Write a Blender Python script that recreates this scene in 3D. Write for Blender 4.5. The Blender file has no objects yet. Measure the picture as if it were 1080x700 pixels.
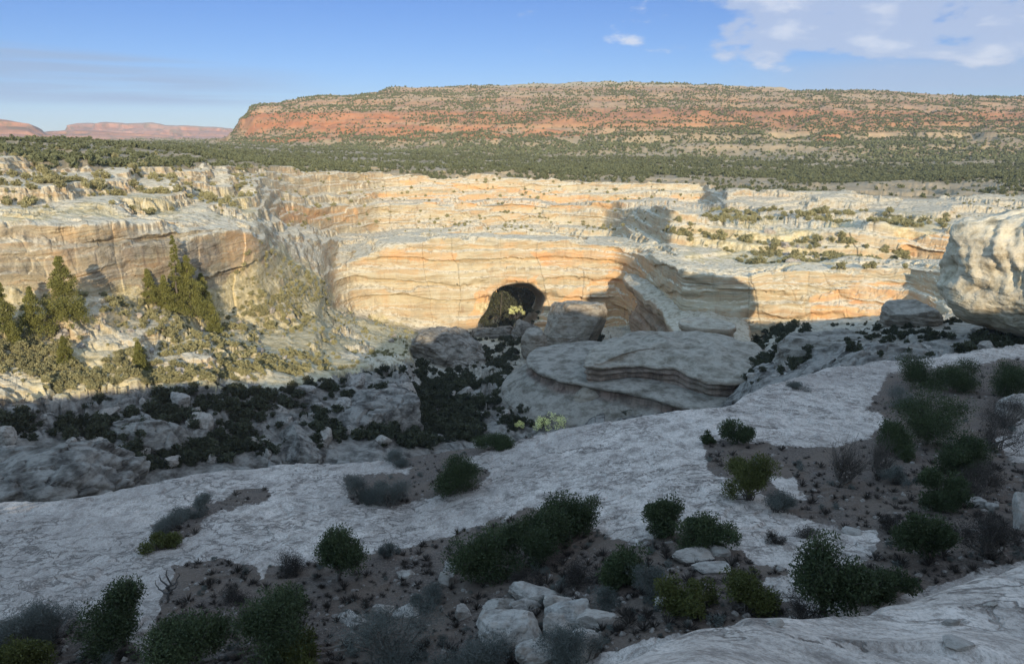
import bpy, math, random
import numpy as np
from mathutils import Vector

S = bpy.context.scene
COL = S.collection
R = math.radians
RNG = np.random.default_rng(7)
random.seed(7)

# ------------------------------------------------------------------ camera, sky, sun, exposure
W0, H0, F0 = 1080.0, 700.0, 800.0           # photograph size and focal length in its pixels
PITCH = math.atan((350 - 148) / F0)
CP, SP = math.cos(PITCH), math.sin(PITCH)
cam = bpy.data.cameras.new('camera')
cam.sensor_width = 36.0
cam.lens = F0 / W0 * 36.0
cam.clip_start = 0.1
cam.clip_end = 40000
camo = bpy.data.objects.new('camera', cam)
COL.objects.link(camo)
camo.location = (0, 0, 0)
camo.rotation_euler = (math.pi / 2 - PITCH, 0, 0)
S.camera = camo

SUN_AZ, SUN_EL = -9.0, 14.0                 # where the light travels to (degrees from +Y, left is minus)
ldir = Vector((math.sin(R(SUN_AZ)) * math.cos(R(SUN_EL)), math.cos(R(SUN_AZ)) * math.cos(R(SUN_EL)), -math.sin(R(SUN_EL))))
sun = bpy.data.lights.new('sun', 'SUN')
sun.energy = 2.75
sun.angle = R(0.5)
sun.color = (1.0, 0.855, 0.63)
suno = bpy.data.objects.new('sun', sun)
COL.objects.link(suno)
suno.rotation_euler = ldir.to_track_quat('-Z', 'Y').to_euler()

world = bpy.data.worlds.new('World')
S.world = world
world.use_nodes = True
S.view_settings.view_transform = 'Standard'
S.view_settings.look = 'None'
S.view_settings.gamma = 1.0
S.view_settings.exposure = 1.15
S.view_settings.use_curve_mapping = False
S.cycles.max_bounces = 5
S.cycles.diffuse_bounces = 3
S.cycles.glossy_bounces = 1
S.cycles.transmission_bounces = 1
S.cycles.volume_bounces = 0
S.cycles.use_denoising = True


class NT:
    """tiny helper for node trees"""
    def __init__(s, tree):
        s.t = tree
        s.n = tree.nodes
        s.l = tree.links

    def new(s, typ, ins=None, **kw):
        nd = s.n.new(typ)
        for k, v in kw.items():
            setattr(nd, k, v)
        for k, v in (ins or {}).items():
            s.set(nd, k, v)
        return nd

    def set(s, nd, k, v):
        sock = nd.inputs[k]
        if isinstance(v, bpy.types.NodeSocket):
            s.l.new(v, sock)
        elif isinstance(v, bpy.types.Node):
            s.l.new(v.outputs[0], sock)
        else:
            sock.default_value = v

    def math(s, op, a, b=0.0, c=0.0, clamp=False):
        nd = s.new('ShaderNodeMath', {0: a, 1: b, 2: c}, operation=op)
        nd.use_clamp = clamp
        return nd.outputs[0]

    def mix(s, f, a, b, blend='MIX'):
        nd = s.n.new('ShaderNodeMix')
        nd.data_type = 'RGBA'
        nd.blend_type = blend
        nd.clamp_factor = True
        s.set(nd, 0, f)
        for i, v in ((6, a), (7, b)):
            if isinstance(v, tuple) and len(v) == 3:
                v = v + (1,)
            s.set(nd, i, v)
        return nd.outputs[2]

    def ramp(s, f, stops, interp='LINEAR'):
        nd = s.n.new('ShaderNodeValToRGB')
        cr = nd.color_ramp
        cr.interpolation = interp
        while len(cr.elements) < len(stops):
            cr.elements.new(0.5)
        for e, (p, c) in zip(cr.elements, stops):
            e.position = p
            if not isinstance(c, tuple):
                c = (c, c, c)
            e.color = c + (1,)
        s.set(nd, 0, f)
        return nd.outputs[0]

    def noise(s, vec, scale, detail=4.0, rough=0.55, dist=0.0):
        return s.new('ShaderNodeTexNoise', {'Vector': vec, 'Scale': scale, 'Detail': detail, 'Roughness': rough, 'Distortion': dist}).outputs[0]

    def scale(s, vec, x, y, z):
        return s.new('ShaderNodeMapping', {'Vector': vec, 'Scale': (x, y, z)}).outputs[0]

    def step(s, f, lo, hi):
        return s.new('ShaderNodeMapRange', {'Value': f, 1: lo, 2: hi, 3: 0.0, 4: 1.0}, interpolation_type='SMOOTHSTEP').outputs[0]


def pix_dir(px, py):
    u = (px - 540.0) / F0
    v = (350.0 - py) / F0
    return u, CP + v * SP, -SP + v * CP       # world x, y, z of the ray


nt = NT(world.node_tree)
bg = nt.n['Background']
sky = nt.new('ShaderNodeTexSky')
sky.sky_type = 'NISHITA'
sky.sun_disc = False
sky.sun_elevation = R(SUN_EL)
sky.sun_rotation = R(180 + SUN_AZ)
sky.altitude = 1900
sky.air_density = 1.0
sky.dust_density = 0.4
sky.ozone_density = 3.0
geo = nt.new('ShaderNodeTexCoord')
dirn = geo.outputs['Generated']
sep = nt.new('ShaderNodeSeparateXYZ', {0: dirn})
az = nt.math('ARCTAN2', sep.outputs[0], sep.outputs[1])
el = nt.math('ARCSINE', sep.outputs[2])
comb = nt.new('ShaderNodeCombineXYZ', {0: az, 1: nt.math('MULTIPLY', el, 2.4), 2: 0.0}).outputs[0]
n1 = nt.noise(comb, 11.0, 7.0, 0.55, 0.15)
n2 = nt.noise(nt.scale(comb, 1, 1, 1), 2.6, 3.0, 0.5)
# cumulus sheet, upper right
mr = nt.math('MULTIPLY', nt.step(az, -.02, 0.40), nt.step(el, 0.04, 0.12))
cl = nt.math('ADD', nt.math('MULTIPLY', n1, 0.95), nt.math('MULTIPLY', n2, 0.20))
thr = nt.math('SUBTRACT', 0.80, nt.math('MULTIPLY', mr, 0.44))
cm = nt.step(nt.math('SUBTRACT', cl, thr), 0.0, 0.11)
cm = nt.math('MULTIPLY', cm, nt.step(el, 0.04, 0.085))
cm = nt.math('MULTIPLY', cm, 0.78)
# low flat bank, left
n3 = nt.noise(nt.scale(comb, 3.0, 30.0, 1), 1.2, 4.0, 0.5)
bank = nt.math('MULTIPLY', nt.step(el, 0.034, 0.046), nt.math('SUBTRACT', 1.0, nt.step(nt.math('ADD', el, nt.math('MULTIPLY', az, 0.06)), 0.058, 0.070)))
bank = nt.math('MULTIPLY', bank, nt.math('SUBTRACT', 1.0, nt.step(az, -0.42, -0.18)))
bank = nt.math('MULTIPLY', bank, nt.step(n3, 0.25, 0.6))
# low grey veil, right
veil = nt.math('MULTIPLY', nt.step(az, 0.20, 0.45), nt.math('MULTIPLY', nt.step(el, 0.04, 0.06), nt.math('SUBTRACT', 1.0, nt.step(el, 0.075, 0.10))))
lowf = nt.math('SUBTRACT', 1.0, nt.step(el, 0.17, 0.42))
skyc = nt.mix(1.0, sky.outputs[0], nt.mix(lowf, (2.95, 2.30, 1.68), nt.ramp(nt.math('MULTIPLY', el, 5.0), [(.0, (.25, .275, .34)), (.30, (.215, .250, .335)), (.85, (.185, .232, .335))])), 'MULTIPLY')  # sky above the view brightened and warmed as added fill for the shade
c1 = nt.mix(nt.math('MULTIPLY', bank, 0.80), skyc, (.95, 1.33, 2.0))
c1 = nt.mix(nt.math('MULTIPLY', veil, 0.70), c1, (1.15, 1.5, 2.15))
pf_ = nt.noise(comb, 22.0, 5.0, 0.6, 0.2)
puff = nt.math('MULTIPLY', nt.step(pf_, .60, .70), nt.math('MULTIPLY', nt.step(az, -.02, .06), nt.math('MULTIPLY', nt.step(el, .10, .12), nt.math('SUBTRACT', 1.0, nt.step(el, .17, .22)))))
cm = nt.math('MAXIMUM', cm, nt.math('MULTIPLY', puff, .6))
c1 = nt.mix(cm, c1, nt.mix(nt.step(n1, 0.50, 0.68), (1.45, 1.72, 2.3), (2.3, 2.4, 2.65)))
nt.set(bg, 'Color', c1)
bg.inputs['Strength'].default_value = 0.15


# ------------------------------------------------------------------ noise
def _h(ix, iy, iz, seed):
    h = (ix.astype(np.uint32) * np.uint32(374761393) + iy.astype(np.uint32) * np.uint32(668265263)
         + iz.astype(np.uint32) * np.uint32(2147483647) + np.uint32((seed * 974711) & 0xffffffff))
    h = (h ^ (h >> np.uint32(13))) * np.uint32(1274126177)
    h ^= h >> np.uint32(16)
    return (h & np.uint32(0xffffff)).astype(np.float32) * np.float32(2.0 / 0xffffff) - np.float32(1)


def vn(x, y, z, seed=0):
    x = np.asarray(x, np.float32); y = np.asarray(y, np.float32); z = np.asarray(z, np.float32)
    x, y, z = np.broadcast_arrays(x, y, z)
    fx, fy, fz = np.floor(x), np.floor(y), np.floor(z)
    ix, iy, iz = fx.astype(np.int32), fy.astype(np.int32), fz.astype(np.int32)
    tx, ty, tz = x - fx, y - fy, z - fz
    tx = tx * tx * (3 - 2 * tx); ty = ty * ty * (3 - 2 * ty); tz = tz * tz * (3 - 2 * tz)
    r = 0
    for dz in (0, 1):
        wz = tz if dz else 1 - tz
        for dy in (0, 1):
            wy = (ty if dy else 1 - ty) * wz
            a = _h(ix, iy + dy, iz + dz, seed)
            b = _h(ix + 1, iy + dy, iz + dz, seed)
            r = r + wy * (a + (b - a) * tx)
    return r


def fbm(x, y, z, oct=4, seed=0, gain=0.5):
    r, a, f, t = 0, 1.0, 1.0, 0.0
    for i in range(oct):
        r = r + a * vn(x * f, y * f, z * f, seed + i * 17)
        t += a
        a *= gain
        f *= 2.03
    return r / t * 1.6


def sstep(a, b, x):
    t = np.clip((x - a) / (b - a), 0, 1)
    return t * t * (3 - 2 * t)


def cells(x, y, seed):
    """flat blocks with sharp edges: a random level for each cell, and the distance to the cell's edge"""
    ix, iy = np.floor(x), np.floor(y)
    d1 = np.full(x.shape, 9.0, np.float32); d2 = d1.copy(); lv = np.zeros_like(d1)
    for a in (-1, 0, 1):
        for b in (-1, 0, 1):
            cx, cy = ix + a, iy + b
            qx = cx + .5 + .46 * _h(cx.astype(np.int32), cy.astype(np.int32), np.zeros(x.shape, np.int32), seed)
            qy = cy + .5 + .46 * _h(cx.astype(np.int32), cy.astype(np.int32), np.ones(x.shape, np.int32), seed)
            hv = _h(cx.astype(np.int32), cy.astype(np.int32), np.full(x.shape, 2, np.int32), seed)
            sx = _h(cx.astype(np.int32), cy.astype(np.int32), np.full(x.shape, 3, np.int32), seed)
            d = (x - qx) ** 2 + (y - qy) ** 2
            v = hv + .7 * sx * (x - qx) + .5 * hv * (y - qy)
            n = d < d1
            d2 = np.where(n, d1, np.minimum(d2, d))
            lv = np.where(n, v, lv)
            d1 = np.where(n, d, d1)
    return lv, np.sqrt(d2) - np.sqrt(d1)


def inpoly(px, py, poly):
    r = np.zeros(px.shape, bool)
    n = len(poly)
    for i in range(n):
        x0, y0 = poly[i]
        x1, y1 = poly[(i + 1) % n]
        if y0 == y1:
            continue
        c = ((y0 > py) != (y1 > py)) & (px < (x1 - x0) * (py - y0) / (y1 - y0) + x0)
        r ^= c
    return r


# ------------------------------------------------------------------ objects and materials
def tag(o, label=None, cat=None, group=None, kind=None):
    if label: o['label'] = label
    if cat: o['category'] = cat
    if group: o['group'] = group
    if kind: o['kind'] = kind
    return o


def mesh_np(name, v, f, mat, parent=None, smooth=False, attrs=None):
    """one mesh object from numpy vertices and faces (all faces with the same number of corners)"""
    me = bpy.data.meshes.new(name)
    v = np.ascontiguousarray(v, np.float32)
    f = np.ascontiguousarray(f, np.int32)
    k = f.shape[1]
    me.vertices.add(len(v))
    me.vertices.foreach_set('co', v.ravel())
    me.loops.add(f.size)
    me.loops.foreach_set('vertex_index', f.ravel())
    me.polygons.add(len(f))
    me.polygons.foreach_set('loop_start', np.arange(0, f.size, k, dtype=np.int32))
    me.polygons.foreach_set('use_smooth', np.full(len(f), smooth))
    me.update(calc_edges=True)
    for an, av in (attrs or {}).items():
        at = me.attributes.new(an, 'FLOAT', 'POINT')
        at.data.foreach_set('value', np.ascontiguousarray(av, np.float32))
    me.materials.append(mat)
    o = bpy.data.objects.new(name, me)
    COL.objects.link(o)
    o.parent = parent
    return o


def new_mat(name):
    m = bpy.data.materials.new(name)
    m.use_nodes = True
    t = NT(m.node_tree)
    b = t.n['Principled BSDF']
    b.inputs['Roughness'].default_value = 0.9
    b.inputs['Specular IOR Level'].default_value = 0.15
    return m, t, b


def bump(t, b, h, strength, dist):
    t.set(b, 'Normal', t.new('ShaderNodeBump', {'Height': h, 'Strength': strength, 'Distance': dist}).outputs[0])


def attr(t, name):
    return t.new('ShaderNodeAttribute', attribute_name=name).outputs['Fac']


def wall_material():
    m, t, b = new_mat('banded_sandstone')
    p = t.new('ShaderNodeNewGeometry')
    pos, nz = p.outputs['Position'], t.new('ShaderNodeSeparateXYZ', {0: p.outputs['Normal']}).outputs[2]
    warp = t.noise(t.scale(pos, .02, .02, .02), 1.0, 3)
    sx = t.new('ShaderNodeSeparateXYZ', {0: pos})
    warp2 = t.noise(t.scale(pos, .11, .11, .11), 1.0, 4, .65)
    zz = t.math('ADD', sx.outputs[2], t.math('ADD', t.math('MULTIPLY', warp, 12.0), t.math('MULTIPLY', warp2, 3.6)))
    bv = t.new('ShaderNodeCombineXYZ', {0: t.math('MULTIPLY', sx.outputs[0], .012), 1: t.math('MULTIPLY', sx.outputs[1], .012), 2: zz}).outputs[0]
    bands = t.noise(t.scale(bv, 1, 1, .22), 1.0, 4, .6)
    fine = t.noise(t.scale(bv, 2.5, 2.5, 1.4), 1.0, 3, .6)
    base = t.ramp(bands, [(.28, (.36, .25, .14)), (.40, (.53, .40, .245)), (.47, (.60, .49, .335)), (.53, (.52, .34, .185)), (.59, (.57, .45, .30)), (.66, (.47, .29, .155)), (.74, (.56, .46, .32))])
    base = t.mix(t.math('MULTIPLY', t.math('MULTIPLY', t.step(fine, .53, .62), t.step(warp2, .40, .58)), .62), base, (.22, .16, .10))
    base = t.mix(t.math('MULTIPLY', t.step(fine, .46, .26), .18), base, (.70, .61, .47))
    blot = t.noise(t.scale(pos, .07, .07, .12), 1.0, 6, .68)
    base = t.mix(t.math('MULTIPLY', t.step(blot, .50, .66), .55), base, (.40, .325, .22))
    base = t.mix(t.math('MULTIPLY', t.step(blot, .48, .36), .45), base, (.60, .52, .38))
    base = t.mix(1.0, base, (.78, .83, .84), 'MULTIPLY')
    stain = attr(t, 'stain')
    base = t.mix(stain, base, t.mix(t.step(fine, .35, .65), (.50, .235, .095), (.60, .37, .165)))
    # desert varnish: narrow streaks that run down the steep faces
    st = t.noise(t.scale(pos, .42, .30, .045), 1.0, 6, .72, .6)
    steep = t.math('SUBTRACT', 1.0, t.step(nz, .30, .62))
    pt = t.step(t.noise(t.scale(pos, .022, .022, .05), 1.0, 3, .5), .46, .60)
    base = t.mix(t.math('MULTIPLY', t.math('MULTIPLY', t.math('MULTIPLY', t.step(st, .50, .70), steep), pt), .62), base, (.19, .125, .085))
    st2 = t.noise(t.scale(pos, .11, .09, .03), 1.0, 4, .6)
    base = t.mix(t.math('MULTIPLY', t.math('MULTIPLY', t.step(st2, .52, .70), steep), .45), base, (.50, .31, .155))
    # weathered ledge tops, pale with grey lichen and grit, lightened further against grazing sun
    mot = t.noise(t.scale(pos, .45, .45, .45), 1.0, 6, .65)
    top = t.ramp(mot, [(.34, (.24, .205, .13)), (.45, (.52, .455, .32)), (.55, (.70, .635, .485)), (.72, (.50, .425, .29))])
    base = t.mix(t.math('MULTIPLY', t.step(nz, .60, .90), .8), base, top)
    dirt = attr(t, 'soil')
    base = t.mix(dirt, base, t.ramp(mot, [(.32, (.27, .222, .11)), (.50, (.50, .418, .235)), (.66, (.64, .56, .37))]))
    base = t.mix(t.math('MULTIPLY', attr(t, 'pale'), .85), base, top)
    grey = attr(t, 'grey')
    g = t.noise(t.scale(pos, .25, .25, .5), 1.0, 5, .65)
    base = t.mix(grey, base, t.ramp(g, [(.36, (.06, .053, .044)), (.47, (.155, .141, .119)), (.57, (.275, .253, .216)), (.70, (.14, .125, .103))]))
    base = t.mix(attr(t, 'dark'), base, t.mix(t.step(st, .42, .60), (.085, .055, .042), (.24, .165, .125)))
    t.set(b, 'Base Color', base)
    hb = t.math('ADD', t.math('MULTIPLY', fine, .7), t.math('MULTIPLY', mot, .6))
    bump(t, b, hb, .7, 1.2)
    return m


def bench_material():
    m, t, b = new_mat('pale_slickrock')
    p = t.new('ShaderNodeNewGeometry')
    pos = p.outputs['Position']
    big = t.noise(t.scale(pos, .06, .06, .06), 1.0, 4, .6)
    pat = t.noise(t.scale(pos, .95, .50, .8), 1.0, 8, .76, .25)
    fin = t.noise(t.scale(pos, 7, 4.2, 6), 1.0, 5, .75)
    rock = t.ramp(pat, [(.36, (.19, .175, .157)), (.45, (.37, .347, .313)), (.53, (.50, .472, .428)), (.64, (.60, .57, .52))])
    rock = t.mix(t.math('MULTIPLY', t.step(big, .45, .60), .55), rock, (.27, .253, .23))
    rock = t.mix(t.math('MULTIPLY', t.step(fin, .50, .62), .62), rock, (.20, .183, .16))
    cn = t.noise(t.scale(pos, .55, .75, .6), 1.0, 5, .62, .5)
    cl_ = t.math('SUBTRACT', 1.0, t.step(t.math('ABSOLUTE', t.math('SUBTRACT', cn, .5)), .005, .026))
    cl_ = t.math('MULTIPLY', cl_, t.step(t.noise(t.scale(pos, .16, .16, .16), 1.0, 3), .40, .56))
    rock = t.mix(t.math('MULTIPLY', cl_, .75), rock, (.10, .09, .078))
    cn2 = t.noise(t.scale(pos, .09, .15, .1), 1.0, 6, .6, .3)
    cl2 = t.math('SUBTRACT', 1.0, t.step(t.math('ABSOLUTE', t.math('SUBTRACT', t.math('FRACT', t.math('MULTIPLY', cn2, 7.0)), .5)), .006, .045))
    cl2 = t.math('MULTIPLY', cl2, t.step(t.noise(t.scale(pos, .3, .3, .3), 1.0, 3), .40, .56))
    rock = t.mix(t.math('MULTIPLY', cl2, .22), rock, (.14, .125, .108))
    grain = t.noise(t.scale(pos, 17, 11, 14), 1.0, 3, .8)
    rock = t.mix(t.math('MULTIPLY', t.step(grain, .52, .60), .40), rock, (.17, .155, .135))
    rock = t.mix(t.math('MULTIPLY', t.step(grain, .47, .38), .22), rock, (.62, .60, .56))
    rock = t.mix(t.math('MULTIPLY', t.step(fin, .46, .30), .30), rock, (.66, .63, .58))
    cr = t.new('ShaderNodeTexVoronoi', {'Vector': t.scale(t.new('ShaderNodeVectorMath', {0: pos, 1: t.new('ShaderNodeVectorMath', {0: t.new('ShaderNodeTexNoise', {'Vector': pos, 'Scale': .35, 'Detail': 3.0}).outputs[1], 1: (3.2, 3.2, 3.2)}, operation='MULTIPLY').outputs[0]}).outputs[0], .10, .17, .1), 'Scale': 1.0}, feature='DISTANCE_TO_EDGE').outputs[0]
    crk = t.math('SUBTRACT', 1.0, t.step(cr, .002, .014))
    rock = t.mix(t.math('MULTIPLY', crk, .22), rock, (.15, .13, .11))
    rock = t.mix(1.0, rock, (1.16, 1.06, .99), 'MULTIPLY')
    soil = attr(t, 'soil')
    pb = t.new('ShaderNodeTexVoronoi', {'Vector': pos, 'Scale': 3.2}).outputs
    pb2 = t.noise(pos, 9.0, 4, .7)
    so = t.ramp(pb2, [(.30, (.06, .048, .038)), (.50, (.125, .098, .078)), (.66, (.19, .15, .12)), (.80, (.36, .31, .26))])
    sb = t.noise(t.scale(pos, .35, .35, .35), 1.0, 5, .6)
    so = t.mix(t.math('MULTIPLY', t.step(sb, .44, .60), .6), so, (.155, .115, .085))
    edge = t.math('ADD', soil, t.math('MULTIPLY', t.math('SUBTRACT', t.noise(pos, 1.5, 7, .75), .5), 2.2))
    sm = t.step(edge, .42, .58)
    t.set(b, 'Base Color', t.mix(sm, rock, so))
    hr = t.math('ADD', t.math('MULTIPLY', pat, .9), t.math('MULTIPLY', fin, .25))
    hr = t.math('SUBTRACT', hr, t.math('ADD', t.math('MULTIPLY', crk, .5), t.math('MULTIPLY', cl_, .6)))
    hr = t.math('ADD', hr, t.math('MULTIPLY', grain, .12))
    hs = t.math('ADD', t.math('MULTIPLY', pb2, .5), t.math('MULTIPLY', pb[0], .5))
    hm = t.new('ShaderNodeMix', {0: sm, 2: hr, 3: hs}).outputs[0]
    bump(t, b, hm, .75, .25)
    return m


def mesa_material():
    m, t, b = new_mat('red_mesa_earth')
    p = t.new('ShaderNodeNewGeometry')
    pos, nz = p.outputs['Position'], t.new('ShaderNodeSeparateXYZ', {0: p.outputs['Normal']}).outputs[2]
    zz = t.new('ShaderNodeSeparateXYZ', {0: pos}).outputs[2]
    w = t.noise(t.scale(pos, .004, .004, .004), 1.0, 5, .6)
    z2 = t.math('ADD', zz, t.math('MULTIPLY', t.math('SUBTRACT', w, .5), 45.0))
    f = t.math('DIVIDE', t.math('ADD', z2, 30.0), 190.0)
    base = t.ramp(f, [(.0, (.33, .27, .17)), (.20, (.36, .275, .17)), (.30, (.37, .195, .105)), (.43, (.37, .18, .10)), (.50, (.41, .28, .17)), (.58, (.38, .22, .125)), (.66, (.40, .29, .18)), (.74, (.37, .24, .145)), (.85, (.44, .36, .235))])
    fb = t.noise(t.scale(pos, .002, .002, .16), 1.0, 4, .6)
    base = t.mix(t.math('MULTIPLY', t.step(fb, .52, .66), .35), base, (.37, .19, .105))
    base = t.mix(t.math('MULTIPLY', t.step(fb, .48, .34), .42), base, (.48, .35, .22))
    mm = t.noise(t.scale(pos, .03, .03, .06), 1.0, 5, .65)
    base = t.mix(t.math('MULTIPLY', t.step(mm, .52, .66), .5), base, (.19, .13, .085))
    base = t.mix(attr(t, 'stain'), base, (.44, .17, .075))
    base = t.mix(attr(t, 'soil'), base, t.ramp(mm, [(.3, (.20, .165, .10)), (.6, (.36, .29, .19)), (.8, (.48, .42, .31))]))
    t.set(b, 'Base Color', base)
    bump(t, b, mm, .5, 6.0)
    return m


def far_material():
    m, t, b = new_mat('distant_red_rock')
    p = t.new('ShaderNodeNewGeometry')
    pos = p.outputs['Position']
    fb = t.noise(t.scale(pos, .0008, .0008, .03), 1.0, 4, .6)
    base = t.ramp(fb, [(.3, (.24, .13, .085)), (.5, (.40, .20, .125)), (.7, (.36, .24, .16))])
    mm = t.noise(t.scale(pos, .01, .01, .01), 1.0, 5, .7)
    base = t.mix(t.math('MULTIPLY', t.step(mm, .5, .62), .55), base, (.12, .12, .075))
    t.set(b, 'Base Color', base)
    return m


def boulder_material():
    m, t, b = new_mat('boulder_sandstone')
    tc = t.new('ShaderNodeTexCoord').outputs['Object']
    oi = t.new('ShaderNodeObjectInfo').outputs['Random']
    v = t.new('ShaderNodeVectorMath', {0: t.new('ShaderNodeNewGeometry').outputs['Position'], 1: (3.0, 1.0, 7.0)}).outputs[0]
    n = t.noise(v, 1.6, 6, .68)
    k = t.noise(t.scale(v, 1, 1, 5), 1.2, 4, .6)
    base = t.ramp(n, [(.34, (.10, .09, .075)), (.46, (.25, .23, .20)), (.57, (.37, .342, .297)), (.72, (.22, .19, .152))])
    base = t.mix(t.math('MULTIPLY', t.step(k, .52, .64), .35), base, (.27, .20, .145))
    base = t.mix(t.math('MULTIPLY', oi, .35), base, (.40, .33, .26))
    t.set(b, 'Base Color', base)
    bump(t, b, t.math('ADD', n, t.math('MULTIPLY', k, .5)), .6, .15)
    return m


def leaf_material(name, dark, light, var=.35):
    m, t, b = new_mat(name)
    tint = attr(t, 'tint')
    oi = t.new('ShaderNodeObjectInfo').outputs['Random']
    c = t.mix(tint, dark, light)
    c = t.mix(t.math('MULTIPLY', oi, var), c, tuple(x * .62 for x in dark))
    t.set(b, 'Base Color', c)
    b.inputs['Roughness'].default_value = .7
    tr = t.new('ShaderNodeBsdfTranslucent', {'Color': c})
    ms = t.new('ShaderNodeMixShader', {0: .18, 1: b.outputs[0], 2: tr.outputs[0]})
    t.l.new(ms.outputs[0], t.n['Material Output'].inputs['Surface'])
    return m


def bark_material(name, a, c):
    m, t, b = new_mat(name)
    p = t.new('ShaderNodeNewGeometry').outputs['Position']
    n = t.noise(t.scale(p, 8, 8, 2), 2.0, 4, .6)
    t.set(b, 'Base Color', t.ramp(n, [(.3, a), (.7, c)]))
    return m


M_WALL, M_BENCH, M_MESA, M_FAR, M_ROCK = wall_material(), bench_material(), mesa_material(), far_material(), boulder_material()
M_JUN = leaf_material('juniper_green', (.032, .046, .022), (.085, .105, .045))
M_YEL = leaf_material('olive_green', (.055, .062, .018), (.13, .135, .040))
M_SAGE = leaf_material('sage_grey', (.07, .078, .068), (.17, .18, .155))
M_BRN = leaf_material('dry_brown', (.030, .026, .022), (.075, .062, .05))
M_FIR = leaf_material('fir_green', (.10, .105, .028), (.26, .25, .075))
M_GOLD = leaf_material('autumn_yellow', (.80, .78, .26), (.93, .91, .50), .05)
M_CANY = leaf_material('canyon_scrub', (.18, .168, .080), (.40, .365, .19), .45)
M_SHADE_LEAF = leaf_material('shade_dark_scrub', (.045, .050, .030), (.11, .112, .062), .5)  # darker copy of the canyon scrub: shade put into the leaf colour
M_GRAV = bark_material('grey_gravel', (.12, .10, .082), (.33, .29, .245))
M_BARK = bark_material('grey_bark', (.06, .05, .042), (.17, .145, .12))
M_DEAD = bark_material('weathered_dead_wood', (.05, .045, .04), (.12, .11, .10))

# ------------------------------------------------------------------ the land, as one loft split into its parts
def bench_d(px, py):
    """where a pixel of the tilted bench (a plane that falls away from the rim) lies"""
    u, y, z = pix_dir(px, py)
    return float(np.interp(px, [430, 720], [17.0, 13.2])) / max(-z / y - 0.155, .03)


OUT = [(-600, 1000), (300, 1000), (480, 900), (560, 745), (590, 708), (620, 697), (650, 688), (700, 672), (735, 656), (780, 649), (850, 646), (905, 639), (960, 626), (1010, 606), (1080, 586), (1250, 540), (1500, 500), (1900, 470)]
OUTD = lambda px: 7.5 + max(0, (px - 560)) * .0085
EDGE = [(-600, 560), (-200, 540), (-100, 533), (0, 526), (60, 523), (150, 507), (230, 493), (300, 483), (360, 482), (420, 478), (470, 470), (520, 462), (560, 454), (590, 447), (650, 438), (720, 428), (770, 423), (790, 412), (830, 398), (870, 387), (920, 380), (990, 375), (1080, 367), (1250, 360), (1600, 355)]
feats = []          # name, list of (q, D, z)


def feat(name, pts, vis=True):
    rows = []
    for px, py, D in pts:
        u, y, z = pix_dir(px, py)
        rows.append((u / y, D, z / y * D))
    rows.sort()
    feats.append((name, np.array(rows), vis))


def feat_raw(name, rows, vis=False):
    rows.sort()
    feats.append((name, np.array(rows), vis))


feat_raw('a0', [(-2, .4, -1.75), (2, .4, -1.75)])
feat_raw('a05', [(-2, 1.1, -1.9), (2, 1.1, -1.9)])
feat('a1', [(px, 1060 if px < 590 else max(py + 60, 780), 2.6 + max(0, px - 590) * .007) for px, py in OUT], True)
feat('a2', [(px, py, OUTD(px)) for px, py in OUT], True)
b1 = []
for px, py in OUT:
    pyb = min(py + 14, 790)
    u, y, z = pix_dir(px, pyb)
    D = bench_d(px, pyb)
    b1.append((u / y, D, z / y * D))
a2 = feats[-1][1]
feat_raw('a3', [(q, D + 1.2, z - 2.2) for q, D, z in a2])
feat_raw('b1', b1)
feat('E', [(px, py, bench_d(px, py)) for px, py in EDGE])
e = feats[-1][1]
dq = [-.9, -.3, -.12, .03, .30, .40, .48, .68]
dv = [18, 20, 30, 25, 15, 6, 2, 1]
feat_raw('c1', [(q, D + 4 + np.interp(q, dq, dv) * .12, z - np.interp(q, dq, dv)) for q, D, z in e])
c2d = dict(zip([-600, -200, 0, 150, 300, 400, 440, 500, 560, 620, 700, 770, 800, 850, 920, 1000, 1080, 1250, 1600], [90, 95, 105, 118, 135, 142, 150, 168, 185, 180, 175, 165, 140, 130, 116, 114, 125, 135, 140]))
ex = np.array(EDGE)
feat('c2', [(px, np.interp(px, ex[:, 0], ex[:, 1]) + 3, D) for px, D in c2d.items()])
feat('c3', [(-600, 460, 110), (-100, 440, 118), (0, 425, 127), (100, 415, 140), (200, 405, 150), (300, 402, 165), (360, 400, 180), (400, 398, 188), (430, 402, 198), (445, 432, 196), (470, 438, 196), (500, 428, 205), (520, 415, 215), (560, 416, 220), (620, 405, 228), (700, 398, 218), (770, 392, 200), (800, 384, 175), (850, 368, 160), (920, 360, 140), (1000, 355, 135), (1080, 350, 140), (1600, 345, 145)])
feat('c4', [(-600, 320, 130), (-100, 305, 150), (0, 302, 160), (100, 297, 178), (200, 320, 205), (240, 335, 222), (300, 330, 245), (335, 326, 275), (352, 322, 360), (370, 326, 382), (400, 335, 390), (440, 342, 395), (500, 348, 395), (540, 350, 395), (600, 350, 392), (652, 345, 392), (664, 348, 380), (715, 374, 292), (760, 376, 288), (800, 356, 290), (825, 342, 289), (850, 336, 288), (900, 335, 284), (960, 335, 275), (1000, 335, 250), (1080, 332, 240), (1600, 330, 230)])
C5 = [(-600, 250, 140), (-100, 240, 158), (0, 237, 166), (100, 233, 186), (200, 240, 214), (270, 241, 250), (300, 268, 285), (338, 288, 320), (350, 287, 385), (370, 275, 400), (390, 262, 405), (420, 254, 407), (480, 250, 409), (540, 250, 410), (600, 252, 409), (650, 258, 406), (664, 262, 396), (720, 284, 306), (760, 290, 300), (800, 284, 301), (850, 281, 300), (900, 280, 296), (960, 280, 288), (1000, 280, 265), (1080, 278, 255), (1600, 275, 250)]
feat('c5', C5)
feat('c6', [(px, py - (4 if px > 345 else 3), D + (22 if 345 < px < 700 else 9)) for px, py, D in C5])
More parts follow.
